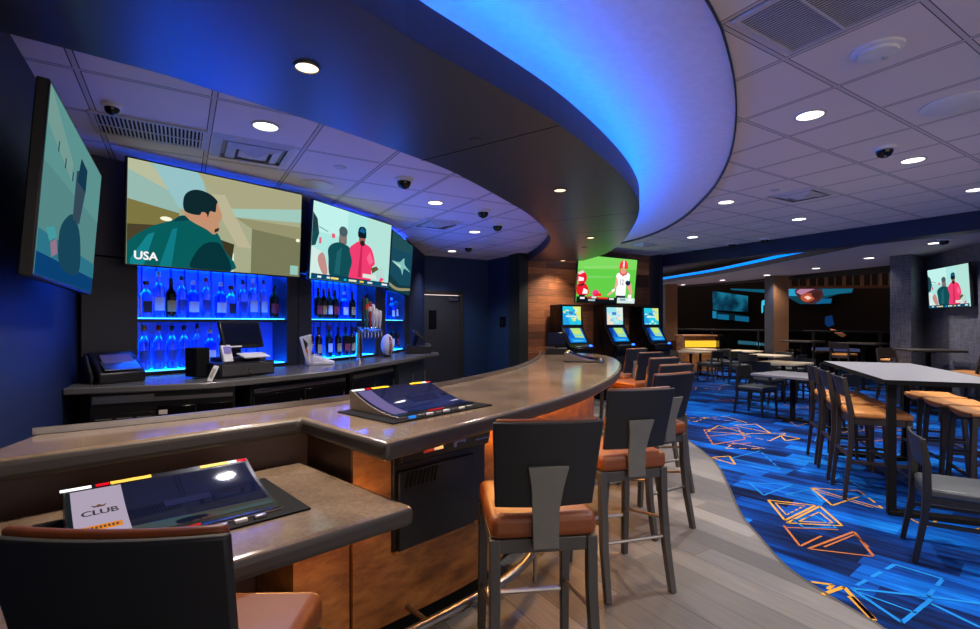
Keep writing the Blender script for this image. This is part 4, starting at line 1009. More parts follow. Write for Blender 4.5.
def pos(label, loc, rz, rx=-.8):
    t = thing('sales_terminal', label, 'sales terminal', loc, rz)
    mb = MB(); mb.box((0, 0, .055), (.38, .34, .10)); mb.build('base_box', M['black'], t, bevel=.006)
    mb = MB(); mb.tube([(0, .06, .1), (0, .03, .24)], .03, 8); mb.build('stem', M['black'], t, smooth=True)
    mb = MB(); mb.box((0, 0, .25), (.34, .03, .24), rx=rx); mb.build('monitor', M['blackgloss'], t, bevel=.008)
    mb = MB(); mb.box((0, -.014, .264), (.30, .004, .20), rx=rx); mb.build('screen', M['screen_off'], t)
    mb = MB(); mb.box((-.1, -.12, .115), (.1, .08, .03)); mb.build('swipe_reader', M['gunmetal'], t, bevel=.004)
    return t
pos('black sales terminal on the right end of the back counter near the door', (-1.0, 6.95, CT + .001), R(100))
_t = pos('black sales terminal at the far end of the curved bar top', (.95, 7.12, 1.071), R(-6), -.3); _t.scale = (.78, .78, .85)
# ------------------------------------------------------------------ door in the navy wall, switch plate
dm = (a2 + b2) / 2; L = (b2 - a2).length
t = thing('door_1', 'charcoal swing door with small window in the navy wall past the back bar', 'door', V3(dm + D2 * .03, 0), YAW); t['kind'] = 'structure'
mb = MB(); mb.box((0, 0, 1.03), (L - .13, .045, 2.04)); mb.build('door_leaf', M['teal_door'], t, bevel=.003)
mb = MB()
for sx in (-1, 1): mb.box((sx * (L / 2 - .03), 0, 1.065), (.06, .12, 2.13))
mb.box((0, 0, 2.10), (L, .12, .07)); mb.build('door_frame', mat('dark_frame', (50, 46, 44), .4), t, bevel=.004)
mb = MB(); mb.box((-.18, -.026, 1.58), (.17, .012, .36)); wn = mb.build('door_window', M['blackgloss'], t, bevel=.01)
mb = MB(); mb.box((0, -.027, .16), (L - .17, .006, .24)); mb.build('kick_plate', M['steel'], t)
mb = MB(); mb.box((.26, -.04, 1.98), (.2, .04, .06)); mb.build('door_closer', M['steel'], t, bevel=.004)
q = on_d1(503, d1of(c2)); z = CAMZ + .8 * q.y / FOC
t = thing('switch_plate', 'dark switch plate on the navy wall between door and plank wall', 'switch plate', (q.x - D1.x * .008, q.y - D1.y * .008, z), YAW + PI / 2)
mb = MB(); mb.box((0, 0, 0), (.2, .012, .2)); mb.build('plate', M['blackgloss'], t, bevel=.004)
mb = MB(); mb.box((0, .008, 0), (.05, .008, .07)); mb.build('switch', M['black'], t)
# ------------------------------------------------------------------ gaming machines by the plank wall
def scr(p, seed):
    rg = random.Random(seed); p.k = 1.05
    if seed % 2: base, cols = (40, 190, 214), [(210, 220, 120), (120, 210, 220), (230, 230, 150), (30, 150, 220), (190, 230, 230)]
    else: base, cols = (150, 216, 224), [(214, 226, 214), (220, 120, 110), (70, 190, 220), (236, 210, 190), (190, 220, 226)]
    p.add(rect(0, 0, 1, 1), base); p.add([(.55, 1), (1, 1), (1, .2), (.8, .3)], cols[0]); p.add([(0, 0), (.4, 0), (.2, .6), (0, .7)], cols[3])
    for i in range(16): x, y = rg.random() * .75, rg.random() * .75; p.add(rect(x, y, x + rg.uniform(.06, .2), y + rg.uniform(.05, .14)), rg.choice(cols))
    p.add(rect(.14, .42, .8, .50), (200, 226, 224)); p.add(rect(.3, .56, .55, .72), (60, 120, 190))
def scr2(p, seed):
    p.k = 1.05
    p.add(rect(0, 0, 1, 1), (20, 96, 196)); p.add([(.3, 1), (.9, 1), (.95, .3), (.4, .35)], (170, 214, 120)); p.add([(.35, .55), (.9, .5), (.92, .42), (.37, .45)], (110, 200, 220)); p.add([(.1, .3), (.95, .28), (1, 0), (.1, 0)], (20, 140, 220)); p.add([(0, 1), (.22, 1), (.12, .5), (0, .4)], (10, 50, 130))
    p.add(rect(.5, .62, .75, .82), (206, 214, 110)); p.add(rect(.2, .08, .8, .14), (90, 180, 230))
ml = ['gaming machine nearest the navy pilaster, left of the three by the plank wall', 'middle gaming machine of the three against the plank wall', 'gaming machine at the right end of the plank wall by the column']
for i, u in enumerate((573, 616, 652.5)):
    p = on_d2(u, 7.02)
    t = thing('gaming_machine', ml[i], 'gaming machine', V3(p + D2 * .05, 0), YAW, 'gaming machines along the plank wall')
    side = [(-.34, 0), (.30, 0), (.30, 1.86), (.0, 1.86), (-.03, 1.44), (-.22, 1.13), (-.36, 1.06), (-.36, .98), (-.28, .95), (-.28, .0)]
    mb = MB(); mb.extr(side, lambda q: (-.27, q[0], q[1]), lambda q: (.27, q[0], q[1])); mb.build('cabinet', M['blackgloss'], t, bevel=.01)
    pc2 = Pic(.44, .34); scr(pc2, i + 1); pc2.build(t, (0, -.022, 1.655), 'upper_screen', R(-2))
    pc2 = Pic(.40, .30); scr2(pc2, i); pc2.build(t, (0, -.134, 1.29), 'lower_screen', R(-31))
    mb = MB(); mb.box((0, -.30, 1.075), (.50, .12, .02)); mb.build('button_deck', M['black'], t, bevel=.004)
    for k in range(5): mb = MB(); mb.box((-.14 + k * .06, -.31, 1.09), (.04, .03, .014)); mb.build('button', M['steel'], t, bevel=.004)
    mb = MB(); mb.lathe([(.028, 0), (.028, .02), (.018, .03)], c=(.2, -.31, 1.085), seg=16); mb.build('spin_button', emit((30, 80, 255), 6.0), t, smooth=True)
    mb = MB(); mb.box((0, -.29, .5), (.46, .02, .74)); mb.build('belly_door', M['black'], t, bevel=.006)
# ------------------------------------------------------------------ dining furniture
def low_chair(label, loc, rz, group):
    t = thing('dining_chair', label, 'chair', loc, rz, group)
    mb = MB(); mb.box((0, .02, .455), (.44, .44, .055)); mb.build('seat', M['greyseat'], t, bevel=.018, seg=3)
    mb = MB()
    for sx in (-1, 1): mb.box((sx * .195, .01, .41), (.025, .40, .045))
    for y in (-.19, .21): mb.box((0, y, .41), (.39, .025, .045))
    mb.build('seat_rail', M['blackwood'], t, bevel=.003)
    for sx in (-1, 1):
        mb = MB(); mb.tube([(sx * .205, -.26, 0), (sx * .205, -.21, .3), (sx * .205, -.2, .46), (sx * .205, -.2, .62), (sx * .205, -.22, .79)], [.014, .018, .021, .019, .014], square=True); mb.build('leg', M['blackwood'], t, bevel=.004)
        mb = MB(); mb.tube([(sx * .2, .21, .43), (sx * .205, .225, 0)], [.02, .013], square=True); mb.build('leg', M['blackwood'], t, bevel=.004)
        mb = MB(); mb.tube([(sx * .203, -.22, .26), (sx * .203, .22, .26)], .011, square=True); mb.build('stretcher', M['blackwood'], t)
    rows = []
    for k in range(7):
        x = .21 * (k / 3 - 1); c = -.02 * (1 - (x / .21) ** 2)
        rows.append([(x, -.19 + c, .61), (x, -.215 + c, .795), (x, -.235 + c, .795), (x, -.21 + c, .61)])
    mb = MB(); vs = mb.loft(rows, True); mb._f(vs[0]); mb._f(vs[-1]); mb.build('backrest', M['blackwood'], t, bevel=.004)
    return t
def high_chair(label, loc, rz, group):
    t = thing('counter_chair', label, 'bar chair', loc, rz, group)
    mb = MB(); mb.box((0, .02, .735), (.43, .42, .055)); mb.build('seat', M['tan'], t, bevel=.02, seg=3)
    mb = MB()
    for sx in (-1, 1): mb.box((sx * .19, .01, .68), (.025, .38, .06))
    for y in (-.18, .2): mb.box((0, y, .68), (.38, .025, .06))
    mb.build('seat_rail', M['darkwood'], t, bevel=.003)
    for sx in (-1, 1):
        mb = MB(); mb.tube([(sx * .215, -.25, 0), (sx * .205, -.2, .5), (sx * .2, -.2, .75), (sx * .2, -.25, 1.05)], [.014, .019, .021, .016], square=True); mb.build('leg', M['darkwood'], t, bevel=.004)
        mb = MB(); mb.tube([(sx * .195, .2, .71), (sx * .215, .22, 0)], [.02, .014], square=True); mb.build('leg', M['darkwood'], t, bevel=.004)
        mb = MB(); mb.tube([(sx * .207, -.21, .33), (sx * .207, .21, .33)], .011, square=True); mb.build('stretcher', M['darkwood'], t)
    for y, z in ((.21, .24), (-.215, .38)):
        mb = MB(); mb.tube([(-.207, y, z), (.207, y, z)], .012, square=True); mb.build('stretcher', M['darkwood'], t)
    rows = []
    for k in range(7):
        x = .2 * (k / 3 - 1); c = -.02 * (1 - (x / .2) ** 2)
        rows.append([(x, -.203 + c, .88), (x, -.245 + c, 1.05), (x, -.262 + c, 1.05), (x, -.22 + c, .88)])
    mb = MB(); vs = mb.loft(rows, True); mb._f(vs[0]); mb._f(vs[-1]); mb.build('backrest', M['darkwood'], t, bevel=.004)
    return t
def saddle_stool(label, loc, rz, group):
    t = thing('saddle_stool', label, 'bar stool', loc, rz, group)
    rows = []
    for k in range(9):
        x = .22 * (k / 4 - 1); dz = .035 * (x / .22) ** 2 - .012
        rows.append([(x, -.2, .72 + dz), (x, .2, .72 + dz), (x, .2, .765 + dz * .3), (x, -.2, .765 + dz * .3)])
    mb = MB(); vs = mb.loft(rows, True); mb._f(vs[0]); mb._f(vs[-1]); mb.build('seat', M['tan'], t, bevel=.012, seg=3)
    mb = MB()
    for y in (-.17, .17): mb.extr([(-.2, .70), (.2, .70), (.2, .73), (.1, .705), (-.1, .705), (-.2, .73)], lambda p: (p[0], y - .012, p[1]), lambda p: (p[0], y + .012, p[1]))
    for sx in (-1, 1): mb.box((sx * .19, 0, .69), (.025, .34, .07))
    mb.build('seat_rail', M['darkwood'], t)
    for sx in (-1, 1):
        for sy in (-1, 1):
            mb = MB(); mb.tube([(sx * .185, sy * .17, .73), (sx * .215, sy * .205, 0)], [.021, .016], square=True); mb.build('leg', M['darkwood'], t, bevel=.004)
        mb = MB(); mb.tube([(sx * .2, -.19, .34), (sx * .2, .19, .34)], .011, square=True); mb.build('stretcher', M['darkwood'], t)
    for y in (-1, 1):
        mb = MB(); mb.tube([(-.205, y * .195, .24), (.205, y * .195, .24)], .011, square=True); mb.build('stretcher', M['darkwood'], t)
    return t
# long communal table
Ld = Vector((.389, .921)); Sd = Vector((.921, -.389)); TN = Vector((3.11, 3.91)); ang = math.atan2(Ld.y, Ld.x)
tc = TN + Ld * 1.05 + Sd * .405
t = thing('communal_table', 'long bar-height table with a pale grey top at the right', 'table', V3(tc, 0), ang)
mb = MB(); mb.box((0, 0, 1.055), (2.1, .81, .03)); mb.build('tabletop', M['laminate'], t)
mb = MB()
for sx in (-1, 1): mb.box((sx * 1.052, 0, 1.053), (.006, .816, .036))
for sy in (-1, 1): mb.box((0, sy * .407, 1.053), (2.11, .006, .036))
mb.build('edge_band', M['blackmat'], t)
for sx in (-1, 1):
    for sy in (-1, 1):
        mb = MB(); mb.box((sx * .99, sy * .35, .52), (.055, .055, 1.036)); mb.build('leg', M['blackmat'], t, bevel=.003)
    mb = MB(); mb.box((sx * .98, 0, .02), (.09, .74, .035)); mb.build('foot', M['blackmat'], t, bevel=.004)
mb = MB(); mb.box((0, 0, 1.01), (1.92, .06, .05)); mb.build('apron', M['blackmat'], t)
ga = math.atan2(Sd.y, Sd.x) - PI / 2
hl = ['nearest tan-seated bar chair on the left side of the long pale table', 'second tan-seated bar chair on the left side of the long pale table', 'third tan-seated bar chair on the left side of the long pale table']
g2 = 'bar chairs on the left side of the long table'
h0 = None
for k, tt in enumerate((.52, 1.12, 1.68)):
    p = TN + Ld * tt + Sd * .05
    if h0 is None: h0 = high_chair(hl[k], V3(p, 0), ga, g2)
    else: dup(h0, V3(p, 0), ga, hl[k])
s0 = None
sl = ['tan saddle stool at the right frame edge beside the long pale table', 'middle tan saddle stool on the far side of the long pale table', 'tan saddle stool farthest along the far side of the long pale table']
for k, tt in enumerate((.75, 1.3, 1.85)):
    p = TN + Ld * tt + Sd * .93
    if s0 is None: s0 = saddle_stool(sl[k], V3(p, 0), ga + PI, 'saddle stools beside the long table')
    else: dup(s0, V3(p, 0), ga + PI, sl[k])
c0 = low_chair('black dining chair with charcoal seat, closest chair on the blue carpet', (3.02, 3.19, 0), R(-31.5 - 90), 'black dining chairs')
# small tables and their chairs
def low_table(label, loc, rz, group, w=.76, h=.75, top='beigelam'):
    t = thing('dining_table' if h < 1 else 'high_table', label, 'table', loc, rz, group)
    mb = MB(); mb.box((0, 0, h - .018), (w, w, .036)); mb.build('tabletop', M[top], t, bevel=.004)
    mb = MB(); mb.tube([(0, 0, .02), (0, 0, h - .036)], .038, 12); mb.build('column', M['blackmat'], t, smooth=True)
    mb = MB(); mb.box((0, 0, .012), (.5, .07, .022)); mb.box((0, 0, .012), (.07, .5, .022)); mb.build('base', M['blackmat'], t)
    mb = MB(); mb.box((0, 0, h - .045), (.4, .05, .018)); mb.box((0, 0, h - .045), (.05, .4, .018)); mb.build('top_plate', M['blackmat'], t)
    return t
lows = [('T1', 5.45, 13.5, 'small table nearest the gaming machines'), ('T2', 6.2, 14.65, 'small table before the yellow-lit counter'), ('T3', 7.0, 13.8, 'small table left of the brown pillar'), ('T5', 6.65, 11.95, 'small table standing before the brown pillar'), ('T6', 5.75, 9.75, 'small table behind the long pale table'), ('T7', 4.72, 7.75, 'grey-topped table next past the long pale table')]
chairs = {'T1': (0, 3), 'T2': (0,), 'T3': (3,), 'T5': (0, 1, 2, 3), 'T6': (0, 1, 3), 'T7': (0, 2)}
sidew = ['right', 'far', 'left', 'near']
t0 = None
for nm, x, y, w in lows:
    lab = 'beige-topped ' + w if nm != 'T7' else w
    if t0 is None: t0 = low_table(lab, (x, y, 0), YAW, 'small dining tables'); tt = t0
    elif nm == 'T7': tt = low_table(lab, (x, y, 0), YAW, 'small dining tables', .85, .72, 'laminate')
    else: tt = dup(t0, (x, y, 0), YAW, lab)
    for k in chairs[nm]:
        a = YAW - PI / 2 + k * PI / 2 + PI / 2 * 0
        # 0: towards -d2 side(right), 1: +d1(far), 2: +d2(left), 3: -d1(near)
        dv = (-D2, D1, D2, -D1)[k]
        p = Vector((x, y)) + dv * .58
        f = -dv; rz = math.atan2(f.y, f.x) - PI / 2 + random.uniform(-.12, .12)
        dup(c0, V3(p, 0), rz, 'black dining chair on the %s side of the %s' % (sidew[k], w.replace('small ', '').replace('grey-topped ', '')), 'black dining chairs')
highs = [(8.55, 13.0, 'high table right of the brown pillar'), (8.45, 11.25, 'high table in the window bay left of the slate pillar'), (7.45, 8.45, 'high table against the slate wall below the television')]
h1 = None
for x, y, w in highs:
    if d1of(Vector((x, y))) > 13.6: x, y = RM(13.4, Vector((x, y)).dot(D2))
    if h1 is None: h1 = low_table('dark-legged ' + w, (x, y, 0), YAW, 'high tables along the railing', .74, 1.07, 'darkwood')
    else: dup(h1, (x, y, 0), R(-18) if y < 9 else YAW, 'dark-legged ' + w)
hs = [(8.62, 14.1, 'bar chair left of the high table by the brown pillar', 20), (9.05, 13.4, 'bar chair right of the high table by the brown pillar', 160), (8.75, 12.3, 'bar chair in the window bay, left of the bay high table', -60), (8.55, 10.45, 'bar chair in the window bay, nearer than the bay high table', 30), (7.45, 9.05, 'bar chair in front of the slate pillar', 190), (7.55, 7.75, 'bar chair right of the high table below the slate-wall television', 20), (7.0, 7.35, 'bar chair at the right frame edge below the slate-wall television', 60)]
for x, y, l, a in hs:
    dup(h0, (x, y, 0), R(a), 'tan-seated ' + l, 'bar chairs at the high tables')
# yellow-lit service counter
p = Vector((6.62, 15.7))
t = thing('service_counter', 'distant wood-topped service counter with a yellow glowing front', 'service counter', V3(p, 0), R(5))
mb = MB(); mb.box((0, .1, .55), (1.2, .5, 1.1)); mb.build('body', M['rust'], t, bevel=.005)
mb = MB(); mb.box((0, -.16, .86), (1.1, .02, .2)); mb.build('light_panel', emit((255, 196, 50), 1.1), t)
mb = MB(); mb.box((0, .08, 1.12), (1.3, .6, .04)); mb.build('top', mat('warm_wood_top', (150, 96, 56), .5), t, bevel=.004)
# railing
t = thing('railing', 'black guard railing with smoked glass along the far window bays', 'railing', (0, 0, 0))
def rail(b0, b1, a=14.25):
    q0, q1 = RM(a, b0), RM(a, b1)
    mb = MB(); mb.tube([V3(q0, 1.30), V3(q1, 1.30)], .03, 8); mb.build('top_rail', mat('rail_black', (8, 8, 9), .7, spec=.15), t, smooth=True)
    mb = MB(); mb.tube([V3(q0, .12), V3(q1, .12)], .02, 8); mb.build('bottom_rail', mat('rail_black', (8, 8, 9), .7, spec=.15), t, smooth=True)
    n = max(2, int(abs(b1 - b0) / 1.4))
    for k in range(n + 1):
        q = q0.lerp(q1, k / n); mb = MB(); mb.box((q.x, q.y, .64), (.04, .04, 1.28), rz=YAW); mb.build('post', mat('rail_black', (8, 8, 9), .7, spec=.15), t)
        if k < n:
            q2 = q0.lerp(q1, (k + .5) / n); mb = MB(); mb.box((q2.x, q2.y, .72), (.012, abs(b1 - b0) / n - .1, 1.08), rz=YAW); mb.build('glass_panel', M['guard'], t)
rail(2.2, 17)
# hall beyond: glowing panels, most standing in for screen reflections in dark glass
def hall(u, v, a=19.6):
    q = on_d1(u, a); return Vector((q.x, q.y, CAMZ + (CV - v) * q.y / FOC))
def hall_thing(name, label, cat, layers, k=1.0, a=19.6):
    t = thing(name, label, cat, (0, 0, 0))
    mb = MB(); pts = [hall(u, v, a) for u, v in layers[0][0]]; off = D1 * .08
    mb.extr(list(range(len(pts))), lambda i: pts[i] + Vector((off.x * .1, off.y * .1, 0)), lambda i: pts[i] + Vector((off.x, off.y, 0))); mb.build('frame', M['blackmat'], t)
    mb = MB(); ms = []
    for n, (pp, c) in enumerate(layers):
        m = c if isinstance(c, bpy.types.Material) else emit(c, k)
        if m not in ms: ms.append(m)
        mb.mi = ms.index(m); d = -D1 * (.002 * n)
        if 6 <= len(pp) <= 9:
            qq = [Vector(x) for x in pp]; m_ = len(qq); pp = []
            for i in range(m_):
                p0, p1, p2, p3 = qq[i - 1], qq[i], qq[(i + 1) % m_], qq[(i + 2) % m_]
                for k_ in range(4):
                    f = k_ / 4; pp.append(.5 * ((2 * p1) + (p2 - p0) * f + (2 * p0 - 5 * p1 + 4 * p2 - p3) * f * f + (3 * p1 - p0 - 3 * p2 + p3) * f ** 3))
        mb.face([hall(u, v, a) + Vector((d.x, d.y, 0)) for u, v in pp])
    mb.flat('screen', ms, t)
tealn = glow_noise('teal_screen_reflection', [(.35, (4, 24, 38)), (.5, (10, 54, 76)), (.62, (16, 88, 112)), (.8, (24, 110, 140))], 1.6)
hall_thing('hall_glow_panel', 'large dim teal screen reflection as a glowing panel left of the brown pillar', 'screen', [([(712.5, 291), (748, 296), (748, 312), (713, 310)], tealn)])
hall_thing('hall_glow_panel', 'row of small teal screen reflections as glowing panels under the large dim one', 'screen', [([(712.5, 311), (749, 316), (749, 322), (712.5, 318)], (8, 28, 36)), ([(712.5, 311), (716.5, 311.5), (716.5, 318.5), (712.5, 318)], (20, 120, 160)), ([(717.5, 314), (729, 315), (729, 320), (717.5, 319)], (16, 96, 132)), ([(735, 315.5), (749, 317), (749, 322), (735, 320.5)], (14, 88, 124))])
hall_thing('hall_glow_panel', 'thin teal ribbon reflection, a glowing panel high left of the brown pillar', 'screen', [([(730, 288.5), (767, 289.5), (767, 293), (732, 290)], (14, 84, 108))])
hall_thing('hall_glow_panel', 'small bright cyan screen-corner reflection, a glowing panel beside the brown pillar', 'screen', [([(761, 301), (766, 301), (766, 312), (761, 312)], (12, 36, 44)), ([(762, 301), (766, 301), (765.6, 305), (763.4, 305.5), (763, 312), (761.5, 312)], (60, 190, 220))])
hall_thing('hall_glow_panel', 'ribbon reflection with a pinkish face, a glowing panel right of the brown pillar', 'screen', [([(787, 288.5), (853, 288.5), (852, 293), (838, 294), (824, 299), (832, 299), (831, 303.5), (815, 304), (800, 304), (787, 297)], (14, 60, 74)), ([(787, 289), (800, 289), (800, 296), (787, 296)], (40, 150, 190)), ([(822, 289), (853, 288.5), (852, 292), (824, 296)], (18, 92, 120)), ([(817, 299), (832, 298.5), (831, 303), (816, 304)], (16, 88, 130)),
    ([(795, 292), (798, 289), (818, 289), (823, 292), (822, 298), (816, 303), (806, 303), (799, 298)], (70, 36, 40)), ([(796, 292), (800, 289), (815, 289), (810, 291), (801, 295)], (176, 120, 150)), ([(801, 296), (806, 293), (815, 294), (816, 298), (808, 302), (802, 300)], (168, 78, 52)), ([(804, 297), (808, 295.5), (812, 298), (808, 300)], (240, 190, 170)), ([(811, 294), (818, 291), (822, 293), (820, 298), (815, 299)], (60, 30, 28))])
hall_thing('hall_glow_panel', 'dark blue glowing smudge low in the right window bay', 'screen', [([(825, 317), (832, 315), (834, 325), (828, 327), (825, 324)], (10, 44, 90))])
hall_thing('stage_light', 'small warm lit figure shape low in the right window bay', 'light', [([(830, 329), (836, 330), (843, 333), (846, 335), (842, 337), (835, 333)], (190, 110, 80))])
hall_thing('hall_glow_panel', 'pale cyan lit strip low behind the railing left of the brown pillar', 'screen', [([(738, 340.5), (752, 341.5), (766, 343.5), (766, 346), (738, 344)], (90, 170, 190))], 1.0, 15.5)
hall_thing('hall_glow_panel', 'pale lavender lit strip low behind the railing right of the brown pillar', 'screen', [([(812, 347.5), (843, 347.5), (860, 349), (860, 352), (812, 350.5)], (130, 130, 180))], .9, 15.5)
t = thing('lighting_truss', 'brown metal ceiling truss glowing amber above the right window bay', 'truss', (0, 0, 0))
for v in (279.5, 287.5):
    mb = MB(); mb.tube([hall(780, v, 17), hall(900, v + (-14 if v < 283 else -1), 17)], .05, 6); mb.build('chord', mat('truss_metal', (120, 70, 34), .5), t)
for k in range(12):
    u = 790 + k * 9; mb = MB(); mb.tube([hall(u, 279.5 - 14 * (u - 780) / 120, 17), hall(u, 287.5, 17)], (.05, .02)[k % 2], 6); mb.build('web_bar', mat('truss_metal', (120, 70, 34), .5), t)
# ------------------------------------------------------------------ ceiling fixtures
def aim(e, loc, color=(1, .93, .86), size=120, blend=.7, rad=.05, down=.02):
    l = bpy.data.lights.new('lamp', 'SPOT'); l.energy = e * 1.55; l.color = color; l.spot_size = R(size); l.spot_blend = blend; l.shadow_soft_size = rad
    o = bpy.data.objects.new('lamp', l); C.objects.link(o); o.location = (0, 0, -down); return o
def downlight(label, u, v, z, r, e, group, col=(255, 244, 236), k=4.0, lampcol=(1, .93, .86), size=120, pt=None):
    p = W(u, v, z) if pt is None else pt
    t = thing('downlight', label, 'ceiling light', V3(p, z), 0, group)
    mb = MB(); mb.lathe([(r * 1.18, 0), (r * 1.16, -.008), (r, -.008), (r * .96, .0)], seg=28); mb.build('trim_ring', M['soffit' if group == gS else 'offwhite'], t, smooth=True)
    mb = MB(); mb.lathe([(0, -.003), (r * .97, -.003)], seg=28); mb.build('lens', emit(col, k), t)
    if e: o = aim(e, None, lampcol, size); o.parent = t
    return t
WARM = (1, .80, .58)
gS = 'lights in the curved soffit'
for u, v, e, l in ((307, 67, 95, 'warm downlight in the soffit over the near part of the bar'), (560, 190, 95, 'warm downlight in the soffit above the bar stools'), (590.6, 237.5, 60, 'downlight in the soffit just before the plank-wall television'), (563, 260.5, 60, 'downlight in the soffit tip nearest the plank wall')):
    downlight(l, u, v, ZS - .001, .05, e, gS, (255, 214, 160), 2.4, WARM, 125)
for pt, l in ((Vector((-.95, 1.62)), 'downlight in the soffit above the near tablet terminal'), (Vector((.18, 2.86)), 'x')):
    pass
gB = 'lights in the tiled ceiling over the back bar'
for u, v, e, l in ((265.7, 126, 50, 'downlight above the wide jacket television'), (435.4, 202.5, 50, 'downlight between the soffit edge and the two-man television'), (474.7, 231.7, 40, 'downlight in the bar ceiling beside two dome cameras'), (452, 251, 40, 'farthest downlight of the bar ceiling before the navy wall')):
    downlight(l, u, v, ZB - .001, .075, e, gB, lampcol=(.95, .9, 1))
gM = 'lights in the main tiled ceiling'
for u, v, e, l in ((810, 115, 120, 'brightest near downlight beside the curved cove edge'), (913, 160, 120, 'downlight right of the dome camera in the main ceiling'), (726, 202, 110, 'downlight tucked close under the curved cove edge'), (692.5, 237, 110, 'downlight near the tip of the cove above the gaming machines'), (799, 219, 110, 'downlight behind the square diffuser in the main ceiling'), (976, 189.5, 120, 'downlight at the right frame edge of the main ceiling')):
    downlight(l, u, v, ZM - .001, .085, e, gM)
for k, (x, y) in enumerate([(2.3, 1.0), (4.6, 2.2)]):
    downlight('downlight overhead outside the top of the picture, over the %s' % ('plank floor', 'right-hand chairs')[k], 0, 0, ZM - .001, .085, 120, gM, pt=Vector((x, y)))
gF = 'lights in the far ceiling'
for u, v, e, l in ((683, 284.7, 110, 'far-ceiling downlight first from the plank-wall column'), (722.5, 280, 110, 'far-ceiling downlight second from the plank-wall column'), (767, 275, 110, 'far-ceiling downlight above the brown pillar'), (816, 268.3, 110, 'far-ceiling downlight above the right window bay'), (869, 258, 110, 'far-ceiling downlight just before the slate pillar'), (934.5, 243, 70, 'far-ceiling downlight above the slate-wall television')):
    downlight(l, u, v, ZF - .001, .085, e, gF)
def dome(label, u, v, z, s=1.0):
    t = thing('dome_camera', label, 'security camera', V3(W(u, v, z), z - .001), 0, 'dome security cameras'); t.scale = (s, s, s)
    mb = MB(); mb.lathe([(.085, 0), (.085, -.02), (.07, -.03)], seg=24); mb.build('base', M['white'], t, smooth=True)
    mb = MB(); mb.lathe([(.062, -.028), (.06, -.05), (.046, -.075), (.02, -.09), (0, -.093)], seg=24); mb.build('dome', M['smoked'], t, smooth=True)
for u, v, z, l in ((884.5, 147, ZM, 'black dome camera in the main ceiling between two downlights'), (732, 243, ZM, 'small dome camera before the navy beam, the left one'), (764.5, 238.5, ZM, 'small dome camera before the navy beam, the right one'), (404, 178.5, ZB, 'dome camera over the two-man television'), (483, 210, ZB, 'larger dome camera near the soffit edge'), (497.5, 224, ZB, 'dome camera second along the soffit edge'), (468.5, 246.5, ZB, 'dome camera nearest the navy wall'), (112, 105, ZB, 'small dome camera left of the long grille'), (944, 239, ZF, 'small dark dome camera beside the light over the slate-wall television')): dome(l, u, v, z, .62 if u == 112 else 1.0)
def speaker(label, u, v, z, r):
    t = thing('ceiling_speaker', label, 'ceiling speaker', V3(W(u, v, z), z - .001), 0, 'round ceiling speakers')
    mb = MB(); mb.lathe([(r, 0), (r, -.008), (r * .92, -.012)], seg=32); mb.build('rim', M['white'], t, smooth=True)
    mb = MB(); mb.lathe([(0, -.011), (r * .92, -.011)], seg=32); mb.build('grille', mat('speaker_mesh', (176, 190, 222), .6, bstr=.02), t)
for u, v, z, r, l in ((956, 103.5, ZM, .19, 'large round speaker at the right edge of the main ceiling'), (760, 225.5, ZM, .16, 'round speaker in the main ceiling before the navy beam'), (316, 184, ZB, .15, 'round speaker above the gap between the two lit televisions'), (489, 241.6, ZB, .15, 'round speaker in the bar ceiling near the navy wall')): speaker(l, u, v, z, r)
t = thing('smoke_detector', 'round white smoke detector beside the large return grille', 'smoke detector', V3(W(877.5, 49, ZM), ZM - .001))
mb = MB(); mb.lathe([(.12, 0), (.12, -.012), (.108, -.018)], seg=32); mb.build('base', M['white'], t, smooth=True)
mb = MB(); mb.lathe([(.095, -.016), (.09, -.032), (.05, -.036), (0, -.036)], seg=32); mb.build('cover', M['white'], t, smooth=True)
mb = MB(); mb.lathe([(.016, -.03), (.014, -.042), (0, -.044)], c=(.055, .02, 0), seg=12); mb.build('sensor', M['steel'], t, smooth=True)
def sprinkler(label, u, v, z, r=.04, m='offwhite'):
    o = MB().lathe([(r, 0), (r, -.006), (0, -.008)], seg=20).build('sprinkler_cover', M[m], loc=V3(W(u, v, z), z - .001), smooth=True); tag(o, label, 'sprinkler', 'flat sprinkler covers')
sprinkler('dark round sprinkler cover in the soffit by the panel seam', 476, 140, ZS, .045, 'soffit'); sprinkler('small round cover in the bar ceiling over the two-man television', 340, 167, ZB, .05); sprinkler('small round cover in the main ceiling beside the diffuser', 774.5, 190, ZM, .05); sprinkler('dark round cover in the soffit tip between two downlights', 584.5, 247.5, ZS, .04, 'soffit')
def grille(label, c, z, w, h, n, name='return_grille', alongx=False):
    t = thing(name, label, 'air vent', V3(c, z - .001), YAW)
    mb = MB(); mb.box((0, 0, -.002), (w, h, .003)); mb.build('backing', M['blackmat'], t)
    mb = MB(); b = .025
    for sx in (-1, 1): mb.box((sx * (w / 2 + b / 2), 0, -.006), (b, h + 2 * b, .012))
    for sy in (-1, 1): mb.box((0, sy * (h / 2 + b / 2), -.006), (w, b, .012))
    mb.build('frame', M['offwhite'], t, bevel=.002)
    for k in range(n):
        mb = MB(); q = (k + .5) / n - .5
        if alongx: mb.box((0, q * h, -.009), (w, h / n * .5, .008), rx=.5)
        else: mb.box((q * w, 0, -.008), (w / n * .45, h, .003))
        mb.build('slat', M['offwhite'], t)
    mb = MB(); mb.box((0, 0, -.013), (.012, h, .004) if alongx else (w, .012, .004)); mb.build('cross_bar', M['offwhite'], t)
grille('long white grille in the bar ceiling above the left television', W(152, 131, ZB), ZB, .58, .36, 26)
c1 = (W(733, 22.4, ZM) + W(790, 50.7, ZM)) / 2 - D2 * .27
grille('large square return grille in the main ceiling at the top of the picture', c1, ZM, .50, .50, 26, alongx=False)
